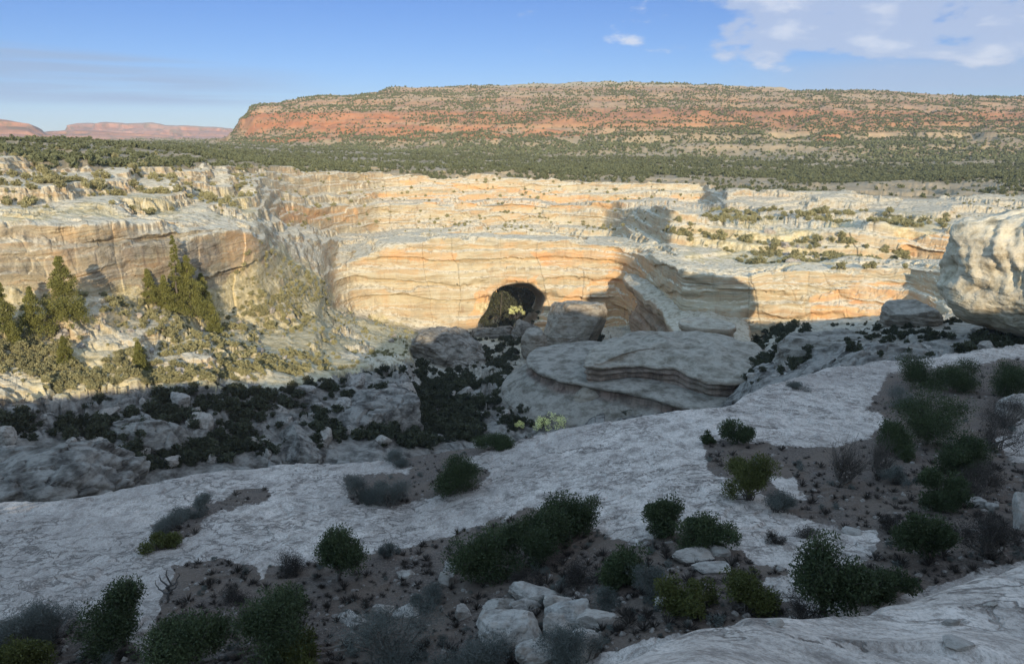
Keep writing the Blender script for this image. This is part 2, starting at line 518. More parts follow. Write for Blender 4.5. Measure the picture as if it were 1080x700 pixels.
c6 = feats[-1][1]
feat('c8', [(-600, 235, 160), (-100, 225, 185), (0, 220, 190), (100, 218, 215), (200, 222, 245), (270, 228, 285), (300, 246, 330), (345, 256, 414), (360, 254, 458), (400, 245, 510), (480, 242, 525), (540, 243, 535), (600, 245, 530), (650, 248, 502), (664, 250, 450), (722, 274, 345), (780, 275, 338), (850, 272, 330), (900, 269, 325), (960, 272, 320), (1080, 268, 300), (1600, 265, 300)])
c8 = feats[-1][1]
feats.pop()
qs = np.linspace(-1.6, 1.9, 701)
dipw = sstep(-.10, -.055, qs) * (1 - sstep(.075, .10, qs))
d6, z6 = np.interp(qs, c6[:, 0], c6[:, 1]), np.interp(qs, c6[:, 0], c6[:, 2])
d8, z8 = np.interp(qs, c8[:, 0], c8[:, 1]), np.interp(qs, c8[:, 0], c8[:, 2])
feat_raw('c7', [(a, b + (c - b) * .22, (1 - w) * (z + (zz - z) * .2) + w * -124) for a, b, c, z, zz, w in zip(qs, d6, d8, z6, z8, dipw)])
feat_raw('c7b', [(a, b + (c - b) * .80, (1 - w) * (z + (zz - z) * .8) + w * -122) for a, b, c, z, zz, w in zip(qs, d6, d8, z6, z8, dipw)])
feats.append(('c8', c8, True))
feat('c9', [(-600, 210, 170), (0, 200, 206), (100, 200, 238), (200, 205, 280), (270, 212, 345), (300, 238, 400), (350, 243, 478), (400, 238, 540), (540, 233, 555), (600, 235, 555), (640, 238, 543), (660, 242, 480), (706, 251, 396), (738, 254, 388), (780, 258, 378), (850, 268, 370), (900, 272, 365), (960, 275, 362), (1000, 274, 350), (1080, 265, 340), (1600, 265, 340)])
feat('c10', [(-600, 195, 185), (0, 190, 218), (100, 190, 252), (200, 192, 302), (270, 200, 370), (300, 216, 425), (350, 215, 498), (400, 214, 555), (540, 212, 567), (600, 213, 567), (650, 215, 547), (666, 218, 500), (682, 215, 470), (706, 217, 410), (730, 226, 404), (745, 233, 402), (780, 238, 400), (850, 243, 392), (900, 240, 382), (960, 240, 372), (1000, 240, 360), (1080, 240, 350), (1600, 240, 350)])
feat('c11', [(-600, 180, 200), (0, 178, 232), (100, 180, 268), (200, 182, 325), (270, 190, 405), (300, 200, 460), (350, 203, 523), (400, 205, 575), (540, 207, 600), (600, 208, 605), (700, 210, 579), (742, 212, 579), (762, 222, 490), (850, 226, 480), (905, 228, 470), (918, 229, 470), (960, 232, 440), (1000, 228, 440), (1080, 222, 440), (1600, 220, 440)])
feat('c12', [(-600, 165, 215), (0, 165, 245), (100, 168, 285), (200, 172, 345), (270, 177, 435), (300, 178, 490), (350, 179, 538), (400, 181, 595), (540, 186, 615), (600, 187, 623), (700, 190, 599), (744, 193, 604), (766, 200, 530), (850, 202, 530), (900, 202, 525), (960, 205, 520), (1000, 205, 515), (1080, 200, 500), (1600, 200, 500)])
feat('c13', [(-600, 152, 380), (0, 151, 420), (100, 154, 480), (200, 163, 520), (270, 172, 560), (400, 178, 620), (540, 182, 640), (700, 186, 680), (800, 190, 690), (900, 192, 690), (1080, 188, 680), (1600, 185, 680)])
feat('c14', [(-600, 151, 1600), (200, 151, 1600), (240, 153, 1500), (300, 158, 1300), (540, 166, 1100), (800, 170, 1050), (1080, 172, 1000), (1600, 172, 1000)])
feat('c15', [(-600, 150, 2600), (200, 150, 2600), (236, 150, 1800), (270, 143, 1650), (330, 140, 1500), (540, 138, 1350), (800, 140, 1300), (1080, 145, 1250), (1600, 145, 1250)])
feat('c16', [(-600, 149.5, 4000), (200, 149.5, 4000), (238, 149.5, 1950), (252, 131, 1760), (268, 119, 1720), (330, 117, 1600), (540, 119, 1480), (800, 125, 1400), (1080, 132, 1350), (1600, 140, 1300)])
feat('c17', [(-600, 149, 6500), (200, 149, 6500), (240, 149, 2100), (256, 128, 1850), (264, 114, 1850), (275, 109, 1850), (330, 103, 1850), (400, 98, 1900), (410, 94, 1900), (500, 91, 1950), (600, 87, 2000), (700, 86, 2000), (760, 90, 1980), (850, 95, 1950), (950, 98, 1900), (1080, 102, 1850), (1250, 108, 1800), (1600, 120, 1700)])
c17 = feats[-1][1]
feat_raw('c18', [(q, D + 700, z - 60 if q > -.36 else z - 30) for q, D, z in c17])

Q = np.concatenate([-np.geomspace(1.55, .805, 45), np.arange(-.80, .8005, .0009), np.geomspace(.805, 1.85, 50)])
NQ = len(Q)


def gsm(a, sig):
    if sig <= 0: return a
    r = int(sig * 3) + 1
    k = np.exp(-.5 * (np.arange(-r, r + 1) / sig) ** 2)
    k /= k.sum()
    return np.convolve(np.pad(a, r, mode='edge'), k, 'valid')


SM = {'E': 8, 'a2': 10, 'a3': 10, 'b1': 10, 'c17': 3, 'c16': 3}
FD, FZ = {}, {}
for nme, rows, _ in feats:
    sg = SM.get(nme, 5)
    FD[nme] = gsm(np.interp(Q, rows[:, 0], rows[:, 1]), sg)
    FZ[nme] = gsm(np.interp(Q, rows[:, 0], rows[:, 2]), sg)

#         big   mid   small  terrace strata  rough (billow)
AMP = {'a0': (0, .0, .04, 0, 0, 0), 'a05': (0, .05, .06, 0, 0, 0), 'a1': (0, .15, .08, 0, 0, 0), 'a2': (0, .15, .07, 0, 0, 0), 'a3': (0, .3, .1, 0, 0, 0),
       'b1': (0, .55, .10, 0, 0, 0), 'E': (0, .55, .10, 0, 0, .06), 'c1': (1, 1, .3, 0, 1, .5), 'c2': (2, 1.6, .5, .3, .5, 1.0), 'c3': (2.5, 1.8, .6, .5, .6, 1.1),
       'c4': (2.5, 1.4, .5, .6, 1.0, .6), 'c5': (3, .9, .45, .6, 1.0, .2), 'c6': (3, 1, .5, .7, .8, .3), 'c7': (1, 1, .5, .3, 1, .6), 'c7b': (1, 1, .5, .3, 1, .6), 'c8': (3, 1.2, .5, .8, 1, .4),
       'c9': (3, 1.2, .5, .9, 1.2, .4), 'c10': (4, 1.2, .5, .9, 1.2, .3), 'c11': (4, 1.2, .5, .9, 1.2, .3), 'c12': (4, 1.2, .5, .8, 1.0, .2), 'c13': (3, 1, .5, .2, .2, .2),
       'c14': (4, 1, .3, 0, 0, 0), 'c15': (10, 1.5, 0, 0, 0, 0), 'c16': (9, 2, 0, 0, 0, 0), 'c17': (5, 1.5, 0, 0, 0, 0), 'c18': (0, 0, 0, 0, 0, 0)}
NROW = {'a05': 4, 'a1': 8, 'a2': 110, 'a3': 6, 'b1': 14, 'E': 360, 'c1': 12, 'c2': 8, 'c3': 85, 'c4': 105, 'c5': 115, 'c6': 14, 'c7': 80, 'c7b': 10, 'c8': 24, 'c9': 34, 'c10': 44, 'c11': 26, 'c12': 40, 'c13': 26, 'c14': 34, 'c15': 44, 'c16': 40, 'c17': 50, 'c18': 5}
D_rows, Z_rows, A_rows, SEG = [FD['a0']], [FZ['a0']], [np.array(AMP['a0'], float)], [0]
IDX = {'a0': 0}
for k in range(1, len(feats)):
    p, n = feats[k - 1][0], feats[k][0]
    nr = NROW[n]
    for i in range(1, nr + 1):
        t = i / nr
        if n in ('E', 'a2', 'c3', 'c4', 'c13', 'c14'):
            # rows spread evenly as the eye sees them, not evenly over the ground
            s0, s1 = FZ[p] / FD[p], FZ[n] / FD[n]
            ratio = np.clip(FD[n] / FD[p], 1, 4)
            t = t / (t + (1 - t) * ratio)
        D_rows.append(FD[p] + (FD[n] - FD[p]) * t)
        Z_rows.append(FZ[p] + (FZ[n] - FZ[p]) * t)
        A_rows.append(np.array(AMP[p]) + (np.array(AMP[n]) - np.array(AMP[p])) * (i / nr))
        SEG.append(k)
    IDX[n] = len(D_rows) - 1
D = np.array(D_rows, np.float32)
Z = np.array(Z_rows, np.float32)
A = np.array(A_rows, np.float32)
NR = len(D)
X = D * Q[None, :].astype(np.float32)
Y = D.copy()


def smooth_rows(a, lo, hi, sig):
    r = int(sig * 3) + 1
    k = np.exp(-.5 * (np.arange(-r, r + 1) / sig) ** 2); k /= k.sum()
    blk = a[lo - r:hi + r]
    out = sum(k[j] * blk[j:j + hi - lo] for j in range(2 * r + 1))
    a[lo:hi] = out


for a in (X, Y, Z):
    smooth_rows(a, IDX['a2'] - 20, IDX['a2'] + 2, 2.0)
    smooth_rows(a, IDX['E'] - 25, IDX['E'] + 4, 3.0)
    smooth_rows(a, IDX['c3'] - 30, IDX['c4'] + 20, 6.0)
    smooth_rows(a, IDX['c4'] + 20, IDX['c13'], 1.6)
    smooth_rows(a, IDX['c14'] - 12, IDX['c17'] - 10, 5.0)


def project(x, y, z):
    d = y * CP - z * SP
    return 540 + F0 * x / d, 350 - F0 * (y * SP + z * CP) / d


PX0, PY0 = project(X, Y, Z)
steepness = np.zeros_like(Z)
dz_ = np.gradient(Z, axis=0); dd_ = np.gradient(Y, axis=0)
steep = np.abs(dz_) / (np.abs(dz_) + np.abs(dd_) + 1e-5)
steep = gsm(steep.ravel(), 2).reshape(steep.shape).astype(np.float32)

big = fbm(X / 55, Y / 55, Z / 40, 3, 1)
mid = fbm(X / 13, Y / 13, Z / 9, 4, 5)
sml = fbm(X / 2.6, Y / 2.6, Z / 1.6, 4, 9)
warp = fbm(X / 90, Y / 90, Z / 400, 3, 13) * 5
zs = Z + warp
strata = (vn(zs * 0 + X / 160, Y / 160, zs / 5.5, 21) + .6 * vn(X / 60, Y / 60, zs / 2.1, 22) + .35 * vn(X / 30, Y / 30, zs / .9, 23))
sharp = sstep(-.12, .10, vn(X / 120, Y / 120, (zs + fbm(X / 25, Y / 25, Z / 25, 3, 25) * 1.2) / 4.6, 24) + .25 * fbm(X / 20, Y / 20, Z / 6, 3, 26))
k3, e3 = cells(X / 15 + fbm(X / 30, Y / 30, Z / 30, 3, 27) * .22 + Y / 55, Z / 110 + fbm(X / 40, Y / 40, Z / 60, 2, 28) * .25, 29)
ribs = fbm(X / 7, Y / 7, Z / 70, 3, 31)
wx, wy = fbm(X / 6, Y / 6, Z / 6, 3, 43), fbm(X / 6, Y / 6, Z / 6 + 7, 3, 44)
k1, e1 = cells(X / 9 + wx * .35, Y / 6 + wy * .35, 45)
k2, e2 = cells(X / 3.4 + wx * .5, Y / 2.4 + wy * .5, 46)
bil = k1 * sstep(0, .12, e1) * .75 + k2 * sstep(0, .15, e2) * .42 - .55 * (1 - sstep(0, .1, e1)) - .3 * (1 - sstep(0, .12, e2))
bil *= sstep(-.55, .15, fbm(X / 30, Y / 30, Z / 30, 3, 47))
Ab, Am, As, At, Ast, Ar = [A[:, i][:, None] for i in range(6)]
# bench: gentle hollows where the soil lies, a low swell on the right
hgt = Ab * big * (1 - steep) + Am * mid * .75 + As * sml + Ar * bil * 1.35
out = Ab * big * steep * 1.2 + Ast * (strata * 1.5 + sharp * 4.3 - .5 * (1 - sstep(0, .05, e3)) * sstep(-.2, .3, fbm(X / 30, Y / 30, Z / 18, 2, 30)) + k3 * 1.3) * steep + Ast * ribs * .8 * steep
Lr = np.sqrt(X * X + Y * Y)
X = X - out * X / Lr
Y = Y - out * Y / Lr
Z = Z + hgt
# thin scarps of the bench's bedding
sl_ = slice(IDX['a1'], IDX['c1'])
tq = fbm(X[sl_] / 10, Y[sl_] / 6, Z[sl_] / 10, 4, 57) * 4
fq = tq - np.floor(tq)
Z[sl_] += .16 * (np.floor(tq) + sstep(.80, 1.0, fq) - tq)
# stair the ramps into ledges
for hh, am, sd in ((6.5, .75, 51), (2.3, .6, 52)):
    wv = fbm(X / 70, Y / 70, Z * 0, 3, sd) * hh * 1.1
    tt = (Z + wv) / hh
    fl = np.floor(tt)
    fr = tt - fl
    Z = Z + At * am * ((fl + sstep(.62, .95, fr)) * hh - wv - Z) * (1 - .5 * steep)
# cracks and gullies of the mesa slopes
mrow = slice(IDX['c14'], NR)
gul = np.abs(fbm(X[mrow] / 70, Y[mrow] / 260, Z[mrow] / 400, 4, 61))
Z[mrow] += (gul - .35) * (A[mrow, 0][:, None]) * 1.0
Z[mrow] += sstep(-.1, .4, fbm(X[mrow] / 500, Y[mrow] / 500, Z[mrow] / 9, 2, 66)) * A[mrow, 0][:, None] * .35
PX, PY = project(X, Y, Z)


def polymask(polys, soft=2.2, sx=None):
    """1 inside any of the polygons (given where they show in the photograph), with a ragged edge"""
    k = np.maximum(Lr, 8) / 40
    k = 2.0 ** np.round(np.log2(k))
    jx = fbm(X / k / .9, Y / k / 1.6, Z / k, 5, 71, .65) * soft * 5
    jy = fbm(X / k / .9, Y / k / 1.6, Z / k + 9, 5, 73, .65) * soft * 2.4
    r = np.zeros(X.shape, bool)
    for p in polys:
        r |= inpoly(PX + jx, PY + jy, p)
    return r.astype(np.float32)


SOIL = polymask([
    [(165, 556), (200, 533), (245, 520), (290, 513), (285, 525), (240, 538), (218, 548), (185, 578), (150, 580)],
    [(172, 612), (185, 596), (225, 590), (268, 594), (270, 612), (285, 598), (330, 594), (345, 598), (375, 585), (420, 580), (470, 566), (492, 556), (565, 535), (640, 565), (672, 575), (705, 560), (760, 570), (800, 590), (830, 604), (800, 618), (840, 640), (880, 640), (700, 672), (560, 710), (300, 720), (165, 720), (130, 660), (60, 650), (-60, 655), (-60, 720), (165, 720)],
    [(432, 497), (450, 483), (490, 487), (516, 497), (500, 515), (455, 522), (432, 530)],
    [(738, 468), (770, 462), (800, 466), (850, 475), (880, 470), (915, 462), (938, 440), (912, 432), (925, 412), (940, 395), (1000, 385), (1100, 378), (1160, 380), (1160, 600), (1075, 592), (1000, 612), (940, 632), (905, 640), (890, 610), (925, 580), (930, 562), (880, 556), (840, 545), (800, 520), (770, 508), (745, 495)],
    [(360, 505), (420, 495), (440, 510), (430, 535), (370, 530)],
    [(420, 478), (470, 472), (520, 462), (585, 446), (590, 452), (530, 474), (470, 486), (425, 492)],
]) * (1 - polymask([[(812, 500), (840, 505), (855, 525), (835, 526), (818, 515)], [(1075, 440), (1100, 440), (1100, 480), (1065, 490), (1050, 470)]]))
for _ in range(2):
    SOIL = gsm(SOIL.ravel(), 2.5).reshape(SOIL.shape)
    SOIL = np.ascontiguousarray(gsm(np.ascontiguousarray(SOIL.T).ravel(), 2.0).reshape(SOIL.T.shape).T)
SOIL[IDX['c1']:] = 0
SOIL[:IDX['a3']] = 0
SOILW = np.zeros_like(SOIL)
scr = fbm(X / 16, Y / 16, Z / 16, 4, 81)
lefts = polymask([[(-60, 300), (60, 305), (130, 300), (200, 315), (240, 300), (285, 250), (345, 290), (350, 320), (440, 345), (440, 380), (300, 410), (200, 405), (-60, 430)]], 3)
SOILW = np.maximum(lefts * sstep(-.6, .2, scr + .05), 0) * .9
SOILW = np.maximum(SOILW, polymask([[(760, 225), (1000, 225), (1000, 240), (900, 275), (800, 282), (720, 270), (735, 240)], [(-60, 195), (120, 195), (260, 205), (270, 232), (-60, 232)], [(500, 318), (575, 318), (560, 380), (505, 360)]], 3) * sstep(-.3, .3, scr) * .8)
STAIN = polymask([[(286, 219), (376, 217), (377, 234), (300, 235)], [(945, 240), (1010, 242), (1005, 275), (950, 268)], [(850, 315), (905, 296), (985, 300), (990, 337), (850, 337)],
                  [(240, 240), (262, 238), (285, 290), (245, 292)], [(370, 204), (620, 207), (740, 209), (735, 219), (600, 219), (400, 214)], [(420, 190), (520, 196), (620, 203), (610, 206), (430, 200)],
                  [(398, 262), (480, 265), (482, 275), (400, 274)], [(548, 292), (566, 292), (580, 345), (520, 350), (490, 340), (505, 310), (530, 293)], [(585, 320), (670, 268), (690, 280), (660, 345), (590, 345)], [(560, 265), (680, 262), (680, 275), (570, 280)], [(790, 205), (835, 206), (835, 214), (790, 212)]], 1.6)
STAIN *= .28 + .42 * sstep(-.4, .3, fbm(X / 9, Y / 9, Z / 25, 4, 91))
STAIN *= 1 - .62 * polymask([[(225, 232), (270, 232), (292, 296), (238, 298)]], 1)
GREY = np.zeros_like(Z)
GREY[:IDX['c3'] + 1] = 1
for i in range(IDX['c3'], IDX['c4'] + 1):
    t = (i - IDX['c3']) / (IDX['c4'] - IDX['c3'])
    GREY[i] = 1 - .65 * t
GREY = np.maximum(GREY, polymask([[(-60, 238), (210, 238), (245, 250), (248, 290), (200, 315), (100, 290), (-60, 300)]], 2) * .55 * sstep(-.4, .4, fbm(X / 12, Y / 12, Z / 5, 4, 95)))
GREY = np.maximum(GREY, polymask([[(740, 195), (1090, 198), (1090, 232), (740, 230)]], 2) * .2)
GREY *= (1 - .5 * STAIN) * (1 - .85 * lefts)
MST = polymask([[(856, 141), (890, 140), (886, 149), (862, 150)], [(250, 152), (268, 130), (330, 128), (440, 132), (560, 134), (690, 141), (560, 146), (330, 150)], [(262, 120), (300, 119), (420, 122), (420, 126), (262, 124)], [(560, 136), (690, 138), (685, 143), (570, 142)]], .8) * .7 * sstep(-.5, .2, fbm(X / 60, Y / 60, Z / 15, 3, 97))
PLAT = np.zeros_like(Z)
PLAT[IDX['c12']:IDX['c14'] + 8] = 1

P3 = np.stack([X, Y, Z], -1)
HOLE = [(503, 356), (503, 345), (506, 336), (513, 328), (516, 320), (518, 311), (524, 304.2), (536, 299.4), (559, 298), (566, 303.6), (576, 312), (573, 322), (566, 335), (560, 345), (556, 356)]
HOLEB = [(494, 356), (495, 344), (499, 334), (506, 325), (511, 315), (516, 308.0), (526, 303.0), (537, 301.0), (553, 300.5), (559, 305), (566, 312), (562, 322), (555, 334), (549, 344), (545, 356)]


def rounded(poly, n=90):
    p = np.array(poly, float)
    for _ in range(3):      # corner cutting on the open outline
        q = [p[0]]
        for a, b in zip(p[:-1], p[1:]):
            q += [a * .75 + b * .25, a * .25 + b * .75]
        q.append(p[-1])
        p = np.array(q)
    return [tuple(x) for x in p]


HOLE, HOLEB = rounded(HOLE), rounded(HOLEB)


def loft(name, r0, r1, mat, attrs, cut=None, cols=None):
    c0, c1 = cols or (0, NQ - 1)
    idx = np.arange(NR * NQ).reshape(NR, NQ)
    a = idx[r0:r1, c0:c1]; b = idx[r0:r1, c0 + 1:c1 + 1]; c = idx[r0 + 1:r1 + 1, c0 + 1:c1 + 1]; d = idx[r0 + 1:r1 + 1, c0:c1]
    f = np.stack([a, b, c, d], -1).reshape(-1, 4)
    if cut is not None:
        f = f[~cut[r0:r1, c0:c1].ravel()]
    used = np.unique(f)
    mp = np.zeros(NR * NQ, np.int32)
    mp[used] = np.arange(len(used))
    return mesh_np(name, P3.reshape(-1, 3)[used], mp[f], mat, None, True, {k: v.ravel()[used] for k, v in attrs.items()})


wa = {'stain': STAIN, 'soil': SOILW, 'grey': GREY}
cut = np.zeros((NR, NQ), bool)
r_f = slice(IDX['c4'] - 12, IDX['c5'])
def grow(poly, k):
    p = np.array(poly); c = p.mean(0)
    d = p - c
    return [tuple(x) for x in c + d * (1 + k / (np.hypot(d[:, 0], d[:, 1])[:, None] + 1e-6))]


cut[r_f] = inpoly(PX[r_f], PY[r_f], grow(HOLE, .5))
r_b = slice(IDX['c6'], IDX['c7'])
cut[r_b] = inpoly(PX[r_b], PY[r_b], HOLEB)
qa, qb = int(np.searchsorted(Q, -.085)), int(np.searchsorted(Q, .082))
T = {}
T['ledge'] = tag(loft('rock_ledge', 0, IDX['a3'], M_BENCH, {'soil': SOIL}), 'pale rounded slickrock ledge in the bottom right corner', 'rock ledge', kind='structure')
T['bench'] = tag(loft('slickrock_bench', IDX['a3'], IDX['c1'], M_BENCH, {'soil': SOIL}), 'wide pale slickrock bench with brown soil pockets in the shade', 'ground', kind='structure')
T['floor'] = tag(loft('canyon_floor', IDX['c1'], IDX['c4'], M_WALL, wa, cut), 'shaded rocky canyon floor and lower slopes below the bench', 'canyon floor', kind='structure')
T['wall_l'] = tag(loft('canyon_wall', IDX['c4'], IDX['c12'], M_WALL, wa, cut, (0, qa)), 'sunlit pale canyon wall and scrub slope left of the bridge', 'cliff', kind='structure')
T['wall_r'] = tag(loft('canyon_wall', IDX['c4'], IDX['c12'], M_WALL, wa, cut, (qb, NQ - 1)), 'sunlit ledged canyon wall with dark alcoves right of the bridge', 'cliff', kind='structure')
T['wall_m'] = tag(loft('canyon_wall', IDX['c7b'], IDX['c12'], M_WALL, wa, cut, (qa, qb)), 'sunlit tiers of banded cliff above and behind the bridge', 'cliff', kind='structure')
T['bridge'] = tag(loft('natural_bridge', IDX['c4'], IDX['c7b'], M_WALL, wa, cut, (qa, qb)), 'sunlit sandstone natural bridge with a dark arched opening', 'natural bridge')
T['plateau'] = tag(loft('plateau', IDX['c12'], IDX['c14'], M_MESA, {'stain': MST, 'soil': PLAT}), 'flat wooded plateau beyond the canyon rim', 'plateau', kind='structure')
T['mesa'] = tag(loft('mesa', IDX['c14'], NR - 1, M_MESA, {'stain': MST, 'soil': PLAT}), 'long red banded mesa dotted with trees on the skyline', 'mesa', kind='structure')


# the walls of the passage under the bridge
def ring(poly, Dv, n=120):
    p = np.array(poly, float)
    seg = np.r_[0, np.cumsum(np.hypot(*np.diff(p, axis=0).T))]
    s = np.linspace(0, seg[-1], n)
    xx, yy = np.interp(s, seg, p[:, 0]), np.interp(s, seg, p[:, 1])
    o = []
    for a, b in zip(xx, yy):
        u, y, z = pix_dir(a, b)
        dv = Dv(u / y, b)
        o.append((u / y * dv, dv, z / y * dv))
    return np.array(o)


def surf_D(r0, r1):
    """depth of the built surface at a pixel, looked up among the rows r0..r1"""
    pxs, pys, ys = PX[r0:r1, qa:qb], PY[r0:r1, qa:qb], Y[r0:r1, qa:qb]
    def g(q, b, a=None):
        j = int(np.clip(np.searchsorted(Q, q) - qa, 0, qb - qa - 1))
        i = int(np.argmin(np.abs(pys[:, j] - b)))
        return float(ys[i, j])
    return g


g0, g1 = surf_D(IDX['c4'] - 12, IDX['c5']), surf_D(IDX['c6'], IDX['c7'])
rf = ring(HOLE, lambda q, b: g0(q, b) + .3)
rb = ring(HOLEB, lambda q, b: g1(q, b) - .3)
rl = ring(grow(HOLE, 1.8), lambda q, b: g0(q, b) - .15)
for a_ in (rf, rb, rl): a_[:, 1] = gsm(a_[:, 1], 2)
NS = 16
tv = []
for i in range(NS + 1):
    t = i / NS
    ctr = (rf.mean(0) * (1 - t) + rb.mean(0) * t)
    p = rf * (1 - t) + rb * t
    nn = fbm(p[:, 0] / 5, p[:, 1] / 5, p[:, 2] / 3, 3, 121) * 1.2 * math.sin(math.pi * t)
    d = p - ctr; d[:, 1] = 0
    p = p + d / (np.linalg.norm(d, axis=1)[:, None] + 1e-6) * nn[:, None]
    tv.append(p)
tv = [rl] + tv
tv = np.concatenate(tv)
NS += 1
n = len(rf)
tf = [(i * n + j, i * n + j + 1, (i + 1) * n + j + 1, (i + 1) * n + j) for i in range(NS) for j in range(n - 1)]
tf += [(i * n + n - 1, i * n, (i + 1) * n, (i + 1) * n + n - 1) for i in range(NS)]
zero = np.zeros(len(tv))
mesh_np('arch_passage', tv, np.array(tf), M_WALL, T['bridge'], True, {'stain': zero + .25, 'soil': zero, 'grey': zero + .4})

# ------------------------------------------------------------------ finding places on the built land
bpy.context.view_layer.update()
GROUND = [T[k] for k in ('ledge', 'bench', 'floor', 'wall_l', 'wall_r', 'wall_m', 'bridge', 'plateau', 'mesa')]


def at(px, py, objs=None):
    u, y, z = pix_dir(px, py)
    d = Vector((u, y, z)).normalized()
    best, bd = None, 1e9
    for o in (objs or GROUND):
        ok, loc, nrm, _ = o.ray_cast(Vector((0, 0, 0)), d)
        if ok and loc.length < bd:
            best, bd = loc.copy(), loc.length
    return best


# rim behind the camera: as high along its length as throws the evening shade where the photograph has its edge
EDGE_SH = [(-150, 440), (0, 426), (60, 416), (130, 411), (200, 404), (235, 399), (300, 404), (340, 392), (390, 384), (440, 372), (452, 350), (490, 347), (520, 341, 395), (575, 333, 390), (603, 325, 318), (800, 340), (850, 339), (900, 339), (950, 336), (985, 325, 150), (1030, 310, 128), (1085, 296, 126)]
hx = []
YR = -7.0
for px, py, *dd in EDGE_SH:
    p = Vector([c * dd[0] / pix_dir(px, py)[1] for c in pix_dir(px, py)]) if dd else at(px, py)
    if p is None: continue
    t = (p.y - YR) / ldir.y
    q = p - ldir * t
    hx.append((q.x, q.z))
hx += [(420, 8), (-300, -26)]
hx = [(a, min(b, 5.8) if a > 84 else b) for a, b in hx]
hx.sort()
print('RIM', [(round(a), round(b, 1)) for a, b in hx], file=open('/tmp/rim.txt', 'w'))
hx = np.array(hx)
xs = np.concatenate([np.arange(-320, -60, 4), np.arange(-60, 140, .5), np.arange(140, 420, 4)])
ys = np.array([1.0, -1.5, -4.0, -6.0, YR, -9, -14, -30, -80, -250])
ww = np.array([0, .1, .5, .93, 1.0, .98, .95, .9, .9, .9])
hh = np.interp(xs, hx[:, 0], hx[:, 1])
hh = gsm(hh, 3) + fbm(xs / 9, xs * 0, xs * 0 + 5, 4, 131) * .55 * np.clip(np.abs(xs - 4) / 12, .25, 1)
gx, gy = np.meshgrid(xs, ys)
base = np.minimum(-1.9, hh - 3) * np.clip(np.abs(xs) / 14, 0, 1) + -1.9 * (1 - np.clip(np.abs(xs) / 14, 0, 1))
gz = base[None, :] * (1 - ww[:, None]) + hh[None, :] * ww[:, None]
gz[-2:] -= 1.5
nx, ny = len(xs), len(ys)
ii = np.arange(nx * ny).reshape(ny, nx)
ff = np.stack([ii[1:, :-1], ii[1:, 1:], ii[:-1, 1:], ii[:-1, :-1]], -1).reshape(-1, 4)
tag(mesh_np('canyon_rim', np.stack([gx, gy, gz], -1).reshape(-1, 3), ff, M_BENCH, None, True, {'soil': np.zeros(nx * ny)}), 'pale rock rim the picture is taken from', 'rock rim', kind='structure')


# far red mesas beyond the plateau on the left
def far_mesa(name, label, sky_pts, Dm, depth, seed, basepy=152):
    sp = np.array(sky_pts, float)
    pxs = np.linspace(sp[0, 0], sp[-1, 0], 260)
    rows = []
    for k, (fr, dd) in enumerate(((-.1, -.55), (.12, -.42), (.30, -.28), (.42, -.18), (.58, -.15), (.74, -.07), (.93, -.04), (1.0, .05), (.99, .6), (-.2, 1.0))):
        for px in pxs:
            top = np.interp(px, sp[:, 0], sp[:, 1])
            py = basepy + (top - basepy) * fr
            u, y, z = pix_dir(px, py)
            dv = Dm + depth * dd
            rows.append((u / y * dv, dv, z / y * (Dm if 0 < fr else Dm)))
    v = np.array(rows)
    v = v.reshape(10, 260, 3)
    nz_ = fbm(v[..., 0] / 260, v[..., 1] / 700, v[..., 2] / 300, 4, seed)
    v[..., 1] += nz_ * depth * .14
    v[1:9, :, 2] += np.abs(fbm(v[1:9, :, 0] / 120, v[1:9, :, 1] / 300, v[1:9, :, 2] * 0, 3, seed + 3)) * 6 - 3
    i = np.arange(2600).reshape(10, 260)
    f = np.stack([i[:-1, :-1], i[:-1, 1:], i[1:, 1:], i[1:, :-1]], -1).reshape(-1, 4)
    return tag(mesh_np(name, v.reshape(-1, 3), f, M_FAR, None, False), label, 'mesa', kind='structure')


far_mesa('distant_mesa', 'small dark red mesa at the left edge of the skyline', [(-400, 122), (-100, 124), (0, 126), (15, 127), (30, 130), (38, 135), (46, 141), (60, 144), (90, 150)], 4200, 900, 201)
far_mesa('distant_mesa', 'low red mesa slope in front of the pale far mesas', [(-400, 146), (20, 142), (60, 138), (90, 137), (140, 140), (190, 144), (230, 148), (300, 149)], 5200, 1000, 211)
far_mesa('distant_mesa', 'hazy pink flat topped mesa far off on the left skyline', [(60, 148), (68, 137), (72, 131), (82, 129.5), (105, 129), (115, 128.5), (135, 130), (150, 129), (158, 128.6), (168, 130), (176, 132), (205, 132.5), (235, 134.5), (252, 137), (330, 139), (420, 140)], 7600, 1500, 221)


